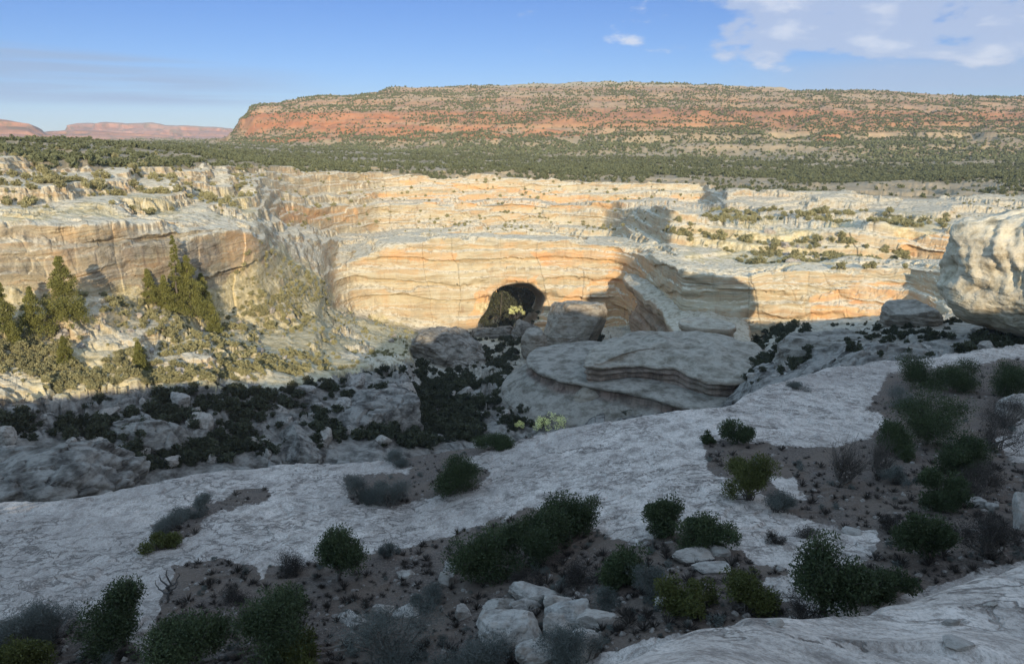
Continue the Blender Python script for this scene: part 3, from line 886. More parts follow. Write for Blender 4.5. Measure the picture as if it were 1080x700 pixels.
# ------------------------------------------------------------------ rock masses that stand on the canyon floor
def plan_rock(name, label, cat, lip, z_top, profile, dome, seed, n=170, rough=.5, stain=.2, grey=.6, wob=1.0, z0=None, slope=0.0, band=None):
    """lip: where the edge of the flat top shows; it lies in the level z_top. profile: (outward, down) below the lip"""
    pts = []
    for px, py in lip:
        if z0 is not None:
            pts.append((px, py))
            z_top = z0
            continue
        u, y, z = pix_dir(px, py)
        s = z_top / z
        pts.append((u * s, y * s))
    p = np.array(pts + [pts[0]])
    # smooth closed outline
    sg = np.r_[0, np.cumsum(np.hypot(*np.diff(p, axis=0).T))]
    s = np.linspace(0, sg[-1], n, endpoint=False)
    ox, oy = np.interp(s, sg, p[:, 0]), np.interp(s, sg, p[:, 1])
    k = 5
    for _ in range(3):
        ox = sum(np.roll(ox, d) for d in range(-k, k + 1)) / (2 * k + 1)
        oy = sum(np.roll(oy, d) for d in range(-k, k + 1)) / (2 * k + 1)
    cx, cy = ox.mean(), oy.mean()
    tx, ty = np.roll(ox, -1) - np.roll(ox, 1), np.roll(oy, -1) - np.roll(oy, 1)
    L = np.hypot(tx, ty) + 1e-6
    nx_, ny_ = ty / L, -tx / L
    if ((ox - cx) * nx_ + (oy - cy) * ny_).mean() < 0: nx_, ny_ = -nx_, -ny_
    rings = []
    for t in np.linspace(.0005, 1, 26):
        zz = z_top + dome * (1 - t ** 2)
        rings.append(np.stack([cx + (ox - cx) * t, cy + (oy - cy) * t, np.full(n, zz)], -1))
    pr = np.array([(0, 0)] + list(profile), float)
    sl = np.r_[0, np.cumsum(np.hypot(*np.diff(pr, axis=0).T))]
    for t in np.linspace(0, sl[-1], 48)[1:]:
        o_, d_ = np.interp(t, sl, pr[:, 0]), np.interp(t, sl, pr[:, 1])
        rings.append(np.stack([ox + nx_ * o_, oy + ny_ * o_, np.full(n, z_top - d_)], -1))
    v = np.array(rings)
    w = fbm(v[..., 0] / 14, v[..., 1] / 14, v[..., 2] / 8, 4, seed) * wob * np.clip(np.arange(len(rings)) / 24, 0, 1)[:, None]
    st = vn(v[..., 0] / 40, v[..., 1] / 40, v[..., 2] / 1.1, seed + 5) * .6 + vn(v[..., 0] / 40, v[..., 1] / 40, v[..., 2] / 2.6, seed + 6)
    sd = np.zeros(v.shape[:2]); sd[25:] = 1
    v[..., 0] += nx_ * (w + st * rough * sd)
    v[..., 1] += ny_ * (w + st * rough * sd)
    v[..., 2] += fbm(v[..., 0] / 6, v[..., 1] / 6, v[..., 2] * 0, 4, seed + 9) * .45 * wob
    v[..., 2] += slope * (v[..., 1] - oy.min())
    m_ = len(rings)
    i = np.arange(m_ * n).reshape(m_, n)
    j = np.roll(i, -1, 1)
    f = np.stack([i[:-1], i[1:], j[1:], j[:-1]], -1).reshape(-1, 4)
    N = m_ * n
    zz = np.zeros(N)
    dk = np.zeros((m_, n))
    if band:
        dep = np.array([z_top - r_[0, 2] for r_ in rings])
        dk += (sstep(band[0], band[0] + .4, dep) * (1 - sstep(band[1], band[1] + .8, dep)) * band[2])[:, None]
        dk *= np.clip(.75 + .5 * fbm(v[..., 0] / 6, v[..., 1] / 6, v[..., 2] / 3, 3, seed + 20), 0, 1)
    return tag(mesh_np(name, v.reshape(-1, 3), f, M_WALL, None, True, {'stain': zz + stain, 'soil': zz, 'grey': zz + grey, 'dark': dk.ravel()}), label, cat)


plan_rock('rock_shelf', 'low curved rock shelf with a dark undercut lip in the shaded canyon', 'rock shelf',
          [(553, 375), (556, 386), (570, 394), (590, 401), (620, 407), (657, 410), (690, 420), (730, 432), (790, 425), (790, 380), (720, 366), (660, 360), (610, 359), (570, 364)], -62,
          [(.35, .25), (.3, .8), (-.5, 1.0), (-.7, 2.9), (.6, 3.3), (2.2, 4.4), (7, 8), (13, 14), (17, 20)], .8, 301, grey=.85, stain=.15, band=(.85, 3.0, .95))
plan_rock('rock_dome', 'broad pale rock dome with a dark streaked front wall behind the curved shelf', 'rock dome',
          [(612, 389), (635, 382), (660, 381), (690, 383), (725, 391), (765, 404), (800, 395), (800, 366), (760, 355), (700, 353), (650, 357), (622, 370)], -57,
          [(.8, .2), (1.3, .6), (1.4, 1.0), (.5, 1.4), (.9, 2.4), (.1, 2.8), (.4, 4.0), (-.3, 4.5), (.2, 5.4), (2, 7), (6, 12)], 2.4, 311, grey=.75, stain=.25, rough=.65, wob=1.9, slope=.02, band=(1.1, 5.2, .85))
plan_rock('rock_butte', 'small flat topped rock butte with square sides beside the dark alcove', 'rock butte',
          [(716, 343), (735, 345), (755, 346), (775, 347), (776, 341), (756, 336), (735, 334), (718, 335)], -62,
          [(.2, .2), (.2, 1.8), (-.5, 2.2), (-.1, 5.5), (.2, 6.2), (3, 8), (8, 15)], .3, 321, grey=.55, stain=.25, n=120, wob=.5, band=(2.3, 6.0, .5))


def blob(rx, ry, rz, seed, nu=120, nv=70, power=2.6, cuts=0, rough=.08, strata=.03, faces=(), ribs=0.0, block=0.0):
    """a weathered rock: a squared-off ball with flat breaks, beds and pits"""
    rg = np.random.default_rng(seed)
    u = np.linspace(0, 2 * np.pi, nu, endpoint=False)
    w = np.linspace(-np.pi / 2 + .02, np.pi / 2 - .02, nv)
    U, Wv = np.meshgrid(u, w)
    d = np.stack([np.cos(Wv) * np.cos(U), np.cos(Wv) * np.sin(U), np.sin(Wv)], -1)
    r = (np.abs(d) ** power).sum(-1) ** (-1 / power)
    v = d * r[..., None]
    for _ in range(cuts):
        nn = rg.normal(size=3); nn /= np.linalg.norm(nn)
        off = rg.uniform(.62, .92)
        ex = v @ nn - off
        v = v - np.where(ex > 0, ex, 0)[..., None] * nn * .96
    for a, b_, c, off in faces:
        nn = np.array([a, b_, c], float); nn /= np.linalg.norm(nn)
        ex = v @ nn - off
        v = v - np.where(ex > 0, ex, 0)[..., None] * nn * .98
    s = seed * 1.37
    mn = fbm(v[..., 0] * 1.6 + s, v[..., 1] * 1.6, v[..., 2] * 1.6, 5, seed % 97)
    zb = v[..., 2] + .12 * v[..., 0] + mn * .08
    stv = vn(v[..., 0] * .6 + s, v[..., 1] * .6, zb * 7, seed % 89) + .6 * vn(v[..., 0] * 1.1 + s, v[..., 1] * 1.1, zb * 17, seed % 83)
    k = 1 + mn * rough + stv * strata * (1 - np.abs(d[..., 2]))
    if ribs:
        rb = np.abs(fbm(U * 5.0 + .8 * v[..., 2] + mn * .5, v[..., 2] * .9, U * 0 + s, 3, 5 + seed % 71))
        k = k + (rb - .3) * ribs * sstep(-.75, -.1, v[..., 2])
    if block:
        lv, ee = cells(v[..., 0] * 3.2 + mn * .5, v[..., 1] * 3.2 + v[..., 2] * 2.2 + mn * .5, seed % 61)
        k = k + block * (lv * .6 - .7 * (1 - sstep(0, .10, ee)))
    v = v * k[..., None] * np.array([rx, ry, rz])
    i = np.arange(nu * nv).reshape(nv, nu)
    j = np.roll(i, -1, 1)
    f = np.stack([i[:-1], j[:-1], j[1:], i[1:]], -1).reshape(-1, 4)
    return v.reshape(-1, 3), f


def big_rock(name, label, cat, px, py, Dv, rx, ry, rz, seed, rot=0.0, tilt=0.0, grey=.5, stain=.2, pale=0.0, **kw):
    v, f = blob(rx, ry, rz, seed, 240, 140, **kw)
    u, y, z = pix_dir(px, py)
    c, s = math.cos(rot), math.sin(rot)
    ct, st = math.cos(tilt), math.sin(tilt)
    v = np.stack([v[:, 0] * ct + v[:, 2] * st, v[:, 1], -v[:, 0] * st + v[:, 2] * ct], -1)
    v = np.stack([v[:, 0] * c - v[:, 1] * s, v[:, 0] * s + v[:, 1] * c, v[:, 2]], -1)
    z0 = np.zeros(len(v))
    o = mesh_np(name, v, f, M_WALL, None, True, {'stain': z0 + stain, 'soil': z0, 'grey': z0 + grey, 'pale': z0 + pale})
    o.location = (u / y * Dv, Dv, z / y * Dv)
    return tag(o, label, cat)


big_rock('rounded_rock', 'massive pale rounded rock with fluted sunlit top at the right edge', 'rock knob', 1110, 289, 140, 20.5, 16, 11.8, 401, rot=.62, tilt=.10, grey=.12, pale=.75, stain=.0, power=2.5, rough=.10, strata=.022, ribs=.09)
big_rock('rock_tower', 'large leaning rock block with a sunlit top just right of the bridge opening', 'rock', 603, 350, 318, 14, 13, 17.5, 402, tilt=.30, grey=.75, stain=.05, power=3.0, cuts=2, rough=.06, strata=.025, block=.03, faces=[(-.3, -1, .25, .80), (-.22, .1, 1, .74), (1, -.4, -.25, .66), (-1, -.2, .3, .72), (.3, -1, -.3, .80)])
big_rock('rock_block', 'small cone shaped rock below the bridge opening', 'rock', 563, 364, 300, 5.5, 6, 8.5, 403, grey=.8, stain=.1, power=1.8, cuts=3, rough=.08, strata=.04)
big_rock('rock_outcrop', 'low pale ledge of rubble across the foot of the bridge opening', 'rock', 522, 355, 374, 12, 8, 6.5, 416, tilt=-.12, grey=.9, stain=.05, power=2.8, cuts=8, rough=.12, strata=.05, block=.09)
big_rock('rock_outcrop', 'small broken ledge at the right foot of the bridge opening', 'rock', 553, 350, 368, 7, 6, 6.0, 417, tilt=.15, grey=.9, stain=.05, power=2.8, cuts=8, rough=.12, strata=.05, block=.09)
big_rock('rock_outcrop', 'rounded shaded outcrop at the shadow corner left of the bridge opening', 'rock', 472, 374, 290, 15, 13, 10, 404, grey=.9, stain=.1, power=3.0, cuts=5, rough=.08, strata=.05, block=.07)
big_rock('rock_outcrop', 'dark block with a flat top under the left side of the rock knob', 'rock', 960, 338, 175, 6, 6, 5, 405, grey=.8, stain=.1, power=3.4, cuts=6, rough=.08, strata=.05)

def fin(lip_xy, z0, slope, name, label, cat, profile, dome, seed, **kw):
    """a spur of rock whose level top falls along its length"""
    o = plan_rock(name, label, cat, lip_xy, None, profile, dome, seed, z0=z0, slope=slope, **kw)
    return o


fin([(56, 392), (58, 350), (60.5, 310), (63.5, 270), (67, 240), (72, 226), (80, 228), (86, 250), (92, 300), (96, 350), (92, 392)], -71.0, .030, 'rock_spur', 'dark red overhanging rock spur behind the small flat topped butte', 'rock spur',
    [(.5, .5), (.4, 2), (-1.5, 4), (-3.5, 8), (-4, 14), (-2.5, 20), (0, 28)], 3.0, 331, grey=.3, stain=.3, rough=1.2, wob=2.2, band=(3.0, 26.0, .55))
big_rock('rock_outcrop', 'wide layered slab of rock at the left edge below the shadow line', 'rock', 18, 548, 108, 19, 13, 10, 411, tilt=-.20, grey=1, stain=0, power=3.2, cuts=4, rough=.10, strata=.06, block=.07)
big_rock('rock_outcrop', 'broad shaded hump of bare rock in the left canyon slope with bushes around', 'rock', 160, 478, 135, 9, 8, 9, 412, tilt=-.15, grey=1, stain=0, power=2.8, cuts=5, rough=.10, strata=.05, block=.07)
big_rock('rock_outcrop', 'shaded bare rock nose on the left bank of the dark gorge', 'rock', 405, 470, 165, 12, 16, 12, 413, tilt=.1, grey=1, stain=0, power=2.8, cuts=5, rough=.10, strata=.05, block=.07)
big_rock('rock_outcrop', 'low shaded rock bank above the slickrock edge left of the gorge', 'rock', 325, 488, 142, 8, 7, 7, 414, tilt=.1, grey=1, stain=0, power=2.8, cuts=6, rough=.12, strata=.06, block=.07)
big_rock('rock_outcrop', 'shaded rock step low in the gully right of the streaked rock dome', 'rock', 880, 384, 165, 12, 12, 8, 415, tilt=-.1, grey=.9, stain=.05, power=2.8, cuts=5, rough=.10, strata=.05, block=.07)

# the air: one even closed volume, a little blue
hm = bpy.data.materials.new('thin_air')
hm.use_nodes = True
ht = NT(hm.node_tree)
ht.n.remove(ht.n['Principled BSDF'])
pv_ = ht.new('ShaderNodeVolumePrincipled', {'Color': (.80, .87, 1.0, 1), 'Density': 5.0e-5, 'Anisotropy': .0})
ht.l.new(pv_.outputs[0], ht.n['Material Output'].inputs['Volume'])
bx = np.array([(x, y, z) for x in (-13000, 13000) for y in (-400, 12500) for z in (-330, 420)], float)
tag(mesh_np('haze', bx, np.array([(0, 1, 3, 2), (4, 6, 7, 5), (0, 4, 5, 1), (2, 3, 7, 6), (0, 2, 6, 4), (1, 5, 7, 3)]), hm), 'thin blue haze over the far mesas', 'haze', kind='stuff')

#VEG
# ------------------------------------------------------------------ plants
def quads(c, ax, bx):
    """leaf quads (diamonds) at centres c with half axes ax, bx"""
    v = np.stack([c - ax, c - bx, c + ax, c + bx], 1).reshape(-1, 3)
    f = np.arange(len(v)).reshape(-1, 4)
    return v, f


def rdir(rg, n):
    d = rg.normal(size=(n, 3))
    return d / np.linalg.norm(d, axis=1)[:, None]


def crown(rg, ctrs, rad, per, leaf, slim=.45):
    """leaves in loose clumps round the given centres"""
    n = len(ctrs)
    cc = np.repeat(ctrs, per, 0)
    rr = np.repeat(rad, per)[:, None]
    o = rdir(rg, n * per) * (rg.random((n * per, 1)) ** .45)
    c = cc + o * rr * np.array([1, 1, .8])
    d = rdir(rg, n * per) * .8 + o * .9 + np.array([0, 0, .35])
    d /= np.linalg.norm(d, axis=1)[:, None]
    e = np.cross(d, rdir(rg, n * per))
    e /= np.linalg.norm(e, axis=1)[:, None] + 1e-6
    s = leaf * rg.uniform(.6, 1.4, (n * per, 1))
    v, f = quads(c, d * s, e * s * slim)
    tint = np.clip(np.repeat(rg.uniform(0, 1, n), per) * .55 + rg.uniform(0, .5, n * per), 0, 1)
    return v, f, np.repeat(tint, 4)


def tube(pts, rads, sides=6):
    pts = np.array(pts, float)
    v, f = [], []
    for i, p in enumerate(pts):
        t = pts[min(i + 1, len(pts) - 1)] - pts[max(i - 1, 0)]
        t /= np.linalg.norm(t) + 1e-9
        a = np.cross(t, [.3, .9, .2]); a /= np.linalg.norm(a) + 1e-9
        b = np.cross(t, a)
        for k in range(sides):
            an = 2 * np.pi * k / sides
            v.append(p + (a * math.cos(an) + b * math.sin(an)) * rads[i])
    for i in range(len(pts) - 1):
        for k in range(sides):
            k2 = (k + 1) % sides
            f.append((i * sides + k, i * sides + k2, (i + 1) * sides + k2, (i + 1) * sides + k))
    return np.array(v), np.array(f)


def join(parts):
    v, f, o = [], [], 0
    for a, b in parts:
        v.append(a); f.append(b + o); o += len(a)
    return np.concatenate(v), np.concatenate(f)


def limb(rg, p0, p1, r0, r1, n=5, wig=.12):
    p0, p1 = np.array(p0, float), np.array(p1, float)
    L = np.linalg.norm(p1 - p0)
    pts = [p0 + (p1 - p0) * t + (rg.normal(size=3) * L * wig * math.sin(math.pi * t) if 0 < t < 1 else 0) for t in np.linspace(0, 1, n)]
    return tube(pts, np.linspace(r0, r1, n), 5)


def empty(name, loc, rz=0.0):
    o = bpy.data.objects.new(name, None)
    COL.objects.link(o)
    o.location = loc
    o.rotation_euler = (0, 0, rz)
    return o


def view_depth(p):
    return p.y * CP - p.z * SP


def plant(kind, px, py, w, h, label, seed, mat=None):
    """a foreground plant whose foot and size are those of the photograph"""
    p = at(px, py, GROUND[1:3])
    if p is None:
        print('NO GROUND', px, py); return
    s = view_depth(p) / F0
    W, H = w * s * 1.2, h * s * (1.12 if kind == 'pinyon' else 1.0)
    rg = np.random.default_rng(seed)
    name = {'juniper': 'juniper_bush', 'pinyon': 'pinyon_pine', 'sage': 'sagebrush', 'brush': 'low_shrub', 'bare': 'bare_shrub', 'leafy': 'leafy_shrub'}[kind]
    cat = 'tree' if kind == 'pinyon' else 'shrub'
    root = empty(name, (p.x, p.y, p.z - .06))
    tag(root, label, cat)
    rx = W / 2
    mats = {'juniper': M_JUN, 'pinyon': M_JUN, 'sage': M_SAGE, 'brush': M_BRN, 'bare': M_BRN, 'leafy': M_YEL}
    mat = mat or mats[kind]
    parts = []
    tall = kind in ('juniper', 'pinyon')
    n = {'juniper': 46, 'pinyon': 42, 'sage': 46, 'brush': 40, 'bare': 34, 'leafy': 40}[kind]
    n = int(n * np.clip(W * H / 2.6, .45, 2.4))
    lobes = rg.integers(5, 9)
    la = rg.uniform(0, 6.28, lobes); lr = rg.uniform(.1, .72, lobes); lz = rg.uniform(.25, .68, lobes); ls = rg.uniform(.20, .42, lobes)
    lz[0] = .78; lr[0] = rg.uniform(.05, .4)
    ctr = []
    while len(ctr) < n:
        k = rg.integers(0, lobes)
        o = rdir(rg, 1)[0] * rg.random() ** .4
        q = np.array([math.cos(la[k]) * lr[k], math.sin(la[k]) * lr[k], lz[k]]) + o * np.array([ls[k], ls[k], ls[k] * .72])
        lo = .26 if kind == 'pinyon' else (.12 if tall else .05)
        if np.hypot(q[0], q[1]) > 1.02 or q[2] < lo or q[2] > 1.0: continue
        ctr.append(q * np.array([rx, rx, H]))
    ctr = np.array(ctr)
    rad = rg.uniform(.13, .25, n) * math.sqrt(W * max(H, W * .5)) * 1.0
    leaf = {'juniper': .062, 'pinyon': .065, 'sage': .045, 'brush': .040, 'bare': .035, 'leafy': .06}[kind]
    per = {'juniper': 170, 'pinyon': 150, 'sage': 150, 'brush': 130, 'bare': 30, 'leafy': 130}[kind]
    v, f, t = crown(rg, ctr, rad, per, leaf, .22 if kind in ('sage', 'bare', 'brush') else .42)
    v[:, 2] = np.maximum(v[:, 2], .01)
    # the woody part: trunk or stems from the foot, each limb out to a clump
    top = np.array([rg.uniform(-.1, .1) * rx, rg.uniform(-.1, .1) * rx, H * (.62 if tall else .3)])
    if tall:
        r0 = .035 * max(W, H) + .02
        parts.append(limb(rg, (0, 0, -.15), top, r0, r0 * .45, 7, .05))
    for q in ctr[rg.choice(n, min(n, 26), False)]:
        fr = rg.uniform(.25, .9) if tall else 0.03
        st = top * fr if tall else np.array([rg.uniform(-.12, .12) * rx, rg.uniform(-.12, .12) * rx, -.05])
        rr = .010 * max(W, H) + .006
        parts.append(limb(rg, st, q, rr, rr * .35, 5, .10))
        if kind == 'bare':
            for _ in range(5):
                q2 = q + rdir(rg, 1)[0] * np.array([.3, .3, .35]) * W * .5 + np.array([0, 0, H * .1])
                q2[2] = max(q2[2], .05)
                parts.append(limb(rg, st * .4 + q * .6, q2, rr * .45, rr * .2, 4, .1))
    for q in ctr[rg.choice(n, min(n, 30 if tall or kind == 'bare' else 8), False)]:
        d_ = q - np.array([0, 0, H * .3])
        d_ /= np.linalg.norm(d_) + 1e-6
        q2 = q + d_ * rg.uniform(.12, .30) * math.sqrt(W * H) + np.array([0, 0, .06])
        parts.append(limb(rg, q * .7 + np.array([0, 0, H * .08]), q2, .010, .004, 4, .08))
    sv, sf = join(parts)
    mesh_np('trunk' if tall else 'stems', sv, sf, M_BARK, root, True)
    mesh_np('crown' if tall else 'foliage', v, f, mat, root, False, {'tint': t})
    root.rotation_euler = (0, 0, 0)
    return root


PLANTS = [
    ('sage', 20, 690, 70, 45, 'dark grey green shrub in the bottom left corner behind a yellow green one'),
    ('leafy', 14, 708, 70, 34, 'yellow green leafy shrub in the very bottom left corner'),
    ('sage', 52, 676, 62, 46, 'rounded grey green sagebrush between the bottom left corner and the tall juniper'),
    ('juniper', 133, 680, 66, 72, 'upright dark juniper near the bottom left with the dead snag up to its right'),
    ('juniper', 196, 712, 100, 62, 'wide dark green bush cut by the bottom edge below the dead snag'),
    ('juniper', 286, 692, 92, 78, 'big rounded dark bush on brown soil right of the dead snag'),
    ('leafy', 322, 706, 56, 36, 'small olive leafy bush at the bottom edge left of the wide grey sagebrush'),
    ('juniper', 357, 612, 52, 62, 'lone upright juniper rooted at the slickrock edge, left of the middle'),
    ('sage', 408, 588, 26, 20, 'tiny grey shrub just right of the lone upright juniper'),
    ('juniper', 486, 517, 58, 34, 'round dark juniper on the slickrock beside a patch of grey sage'),
    ('sage', 384, 528, 44, 28, 'left half of a grey sage patch on the pale slickrock'),
    ('sage', 412, 533, 46, 30, 'right half of a grey sage patch on the pale slickrock'),
    ('juniper', 515, 606, 82, 56, 'broad dark bush at the left end of the central bush row'),
    ('juniper', 572, 592, 74, 52, 'dense green bush in the middle of the central bush row'),
    ('juniper', 596, 566, 64, 50, 'highest bush of the central row with its head against pale slickrock'),
    ('juniper', 699, 562, 46, 40, 'small bright juniper standing alone above the white slabs'),
    ('juniper', 748, 578, 60, 36, 'low dense bush directly above the white slabs'),
    ('juniper', 655, 618, 40, 48, 'narrow dark bush between the central row and the white slabs'),
    ('brush', 612, 612, 60, 24, 'low dark brush under the right end of the central bush row'),
    ('sage', 690, 628, 52, 34, 'grey brush under the left end of the white slabs'),
    ('leafy', 728, 642, 60, 36, 'olive bush below the white slabs, left one of two touching'),
    ('leafy', 776, 642, 72, 38, 'olive bush below the white slabs, right one of two touching'),
    ('leafy', 790, 526, 48, 50, 'yellow green bush in the soil pocket right of the middle'),
    ('sage', 817, 538, 38, 26, 'small grey bush at the right foot of the yellow green bush'),
    ('pinyon', 866, 646, 80, 76, 'pinyon pine with visible trunk above the rounded ledge at bottom right'),
    ('brush', 846, 654, 50, 26, 'low brown brush around the foot of the pinyon pine'),
    ('juniper', 930, 634, 70, 36, 'dark bush lying along the ledge right of the pinyon pine'),
    ('pinyon', 972, 594, 50, 54, 'slim open pinyon left of the round brown bush'),
    ('brush', 938, 560, 32, 22, 'small dark brush left of the slim open pinyon'),
    ('brush', 1044, 588, 76, 46, 'large round dark brown bush at the right edge above the ledge'),
    ('bare', 888, 508, 56, 50, 'bare twiggy grey shrub in the right soil pocket, nearest the slickrock'),
    ('bare', 926, 502, 42, 44, 'thin half bare shrub right of the twiggy grey one'),
    ('juniper', 976, 468, 72, 62, 'big dark juniper in the middle of the right hand thicket'),
    ('juniper', 1012, 500, 62, 46, 'dark bush in front of the big juniper of the right hand thicket'),
    ('brush', 1042, 476, 62, 44, 'brown bush right of the big juniper of the right hand thicket'),
    ('juniper', 988, 536, 46, 42, 'dark bush on soil at the lower end of the right hand thicket'),
    ('brush', 1030, 524, 52, 44, 'brown bush close to the small pale boulders on the right'),
    ('juniper', 972, 408, 58, 32, 'dark bush at the left end of the thicket top'),
    ('juniper', 1016, 412, 58, 34, 'dark bush in the middle of the thicket top'),
    ('juniper', 1062, 416, 56, 38, 'dark bush at the right end of the thicket top'),
    ('sage', 945, 428, 44, 22, 'small grey shrub at the left foot of the thicket top'),
    ('pinyon', 777, 467, 32, 22, 'tiny dwarf pinyon on the upper rim of the soil pocket'),
    ('juniper', 748, 467, 18, 14, 'smallest juniper at the upper left corner of the soil pocket'),
    ('sage', 408, 702, 126, 62, 'widest grey blue sagebrush at the bottom edge left of the cracked boulders'),
    ('sage', 492, 712, 100, 50, 'grey blue sagebrush cut by the bottom edge in front of the cracked boulders'),
    ('sage', 604, 704, 84, 42, 'dark sagebrush at the bottom edge under the cracked boulders'),
    ('sage', 188, 557, 46, 20, 'flat dark grey shrub in the small soil patch on the left slickrock'),
    ('sage', 214, 544, 36, 22, 'upper grey shrub in the small soil patch on the left slickrock'),
    ('leafy', 166, 578, 40, 20, 'yellow green low shrub below the small soil patch on the left slickrock'),
    ('brush', 252, 632, 46, 16, 'flat brown brush right of the dead snag'),
    ('brush', 304, 602, 50, 20, 'low grey brown mound at the left edge of the big soil area'),
    ('sage', 452, 642, 42, 26, 'small blue grey shrub left of the loose pale stones'),
    ('juniper', 524, 473, 44, 14, 'flat dark bush on the far edge of the slickrock left of the yellow tree'),
    ('sage', 420, 489, 36, 14, 'small grey bush on the far edge of the slickrock above the sage patch'),
    ('sage', 840, 410, 26, 8, 'thin line of grey brush on the pale ridge right of the middle'),
    ('brush', 855, 566, 46, 10, 'flat brush on the pale rock tongue above the pinyon pine'),
    ('brush', 820, 572, 30, 10, 'small flat brush on the pale rock tongue left of the pinyon pine'),
    ('sage', 640, 640, 30, 24, 'small grey shrub right of the cracked boulders'),
    ('brush', 560, 618, 40, 18, 'dark low brush just above the long flat stone'),
    ('juniper', 946, 480, 40, 34, 'small dark bush left of the big juniper of the right hand thicket'),
    ('brush', 1060, 450, 50, 30, 'brown bush beside the pale boulder at the right edge'),
    ('sage', 946, 510, 30, 22, 'small grey shrub below the bare twiggy shrubs'),
]
for i, a in enumerate(PLANTS):
    plant(*a[:5], a[5], 1000 + i)

# the dead snag
p = at(178, 632)
s = view_depth(p) / F0
r = empty('dead_snag', (p.x, p.y, p.z - .1))
tag(r, 'grey leafless dead snag with forked limbs on the left slickrock', 'dead tree')
rg = np.random.default_rng(5)
H = 38 * s
v, f = limb(rg, (0, 0, 0), (.1, 0, H), .09, .02, 8, .05)
mesh_np('trunk', v, f, M_DEAD, r, True)
for a, b, c in ((-.33, .30, .62), (.28, .34, .55), (.34, .5, .86), (-.2, .55, .8)):
    m1 = (a * H * .8, .05, H * (b + .08))
    v, f = join([limb(rg, (.05, 0, H * b * .8), m1, .05, .035, 4), limb(rg, m1, (a * H, .1, H * c), .035, .012, 5)])
    mesh_np('limb', v, f, M_DEAD, r, True)

# the bright cottonwood clump in the canyon
for (px, py, w, h, lab) in ((582, 453, 34, 17, 'bright yellow autumn tree in the shaded canyon below the curved shelf'), (548, 452, 10, 9, 'small pale yellow tree left of the bright yellow autumn tree'),
                            (545, 335, 15, 16, 'pale leafy tree standing in the bridge opening')):
    p = at(px, py) if py > 400 else Vector([c * 385 / pix_dir(px, py)[1] for c in pix_dir(px, py)])
    s = view_depth(p) / F0
    W, H = w * s, h * s
    rg = np.random.default_rng(px)
    r = empty('cottonwood_tree', p)
    tag(r, lab, 'tree')
    n = 34
    c = np.stack([rg.uniform(-.5, .5, n) * W, rg.uniform(-.3, .3, n) * W, rg.uniform(.3, .95, n) * H], -1)
    c[:, 2] *= 1 - .35 * (np.abs(c[:, 0]) / (W / 2))
    v, f, t = crown(rg, c, np.full(n, .13 * W), 40, .012 * W + .05, .6)
    mesh_np('crown', v, f, M_GOLD, r, False, {'tint': t})
    v, f = join([limb(rg, (rg.uniform(-.2, .2) * W, 0, -.3), q, .12, .04) for q in c[:7]])
    mesh_np('trunk', v, f, M_BARK, r, True)


for i, (px, pyb, Dv, w, h, lab) in enumerate([  # dark trees added to stand in for shade behind the opening
    (511, 352, 466, 18, 40, 'added dark leafy tree at the left inside the bridge opening'), (526, 350, 480, 24, 60, 'added tall dark tree behind the bridge opening, left one of a pair'),
    (543, 350, 490, 26, 66, 'added tall dark tree behind the bridge opening, right one of a pair'), (559, 350, 478, 24, 58, 'added dark tree at the right inside the bridge opening'),
    (534, 352, 452, 16, 16, 'added low dark tree in the middle of the bridge opening'), (552, 354, 440, 14, 14, 'added small dark tree in front of the right side of the bridge opening')]):
    u, y, z = pix_dir(px, pyb)
    p = Vector((u / y * Dv, Dv, z / y * Dv))
    s = view_depth(p) / F0
    W, H = w * s, h * s
    rg = np.random.default_rng(900 + i)
    r = empty('shade_fill_tree', p)
    tag(r, lab, 'tree')
    n = 80
    c = rdir(rg, n) * (rg.random((n, 1)) ** .4) * np.array([W * .42, W * .42, H * .38]) + np.array([0, 0, H * .58])
    v, f, t = crown(rg, c, np.full(n, .20 * W), 45, .62, .7)
    mesh_np('crown', v, f, M_SHADE_LEAF, r, False, {'tint': t})
    v, f = join([limb(rg, (0, 0, -6), q, .35, .1) for q in c[:8]])
    mesh_np('trunk', v, f, M_BARK, r, True)


# firs on the sunny slope
def fir(px, py, w, h, label, seed, Dv=None):
    p = at(px, py)
    s = view_depth(p) / F0
    W, H = w * s, h * s
    rg = np.random.default_rng(seed)
    r = empty('fir_tree', (p.x, p.y, p.z - .3))
    tag(r, label, 'tree', 'tall firs below the left cliff')
    n = 190
    t = rg.random(n) ** 1.15
    a = rg.uniform(0, 6.28, n)
    prof = (1 - t) ** .8 * (.9 + .22 * np.sin(t * 19 + seed)) + .05
    rr = prof * W * .62 * rg.uniform(.35, 1.05, n)
    c = np.stack([np.cos(a) * rr, np.sin(a) * rr, (.06 + t * .93) * H - rr * .25], -1)
    v, f, ti = crown(rg, c, W * (.05 + .16 * prof), int(60 * np.clip((W / 5) ** 1.6, 1, 4)), .16, .45)
    mesh_np('crown', v, f, M_FIR, r, False, {'tint': ti})
    v, f = limb(rg, (0, 0, -.5), (0, 0, H * .97), .02 * H, .02, 6, .01)
    mesh_np('trunk', v, f, M_BARK, r, True)


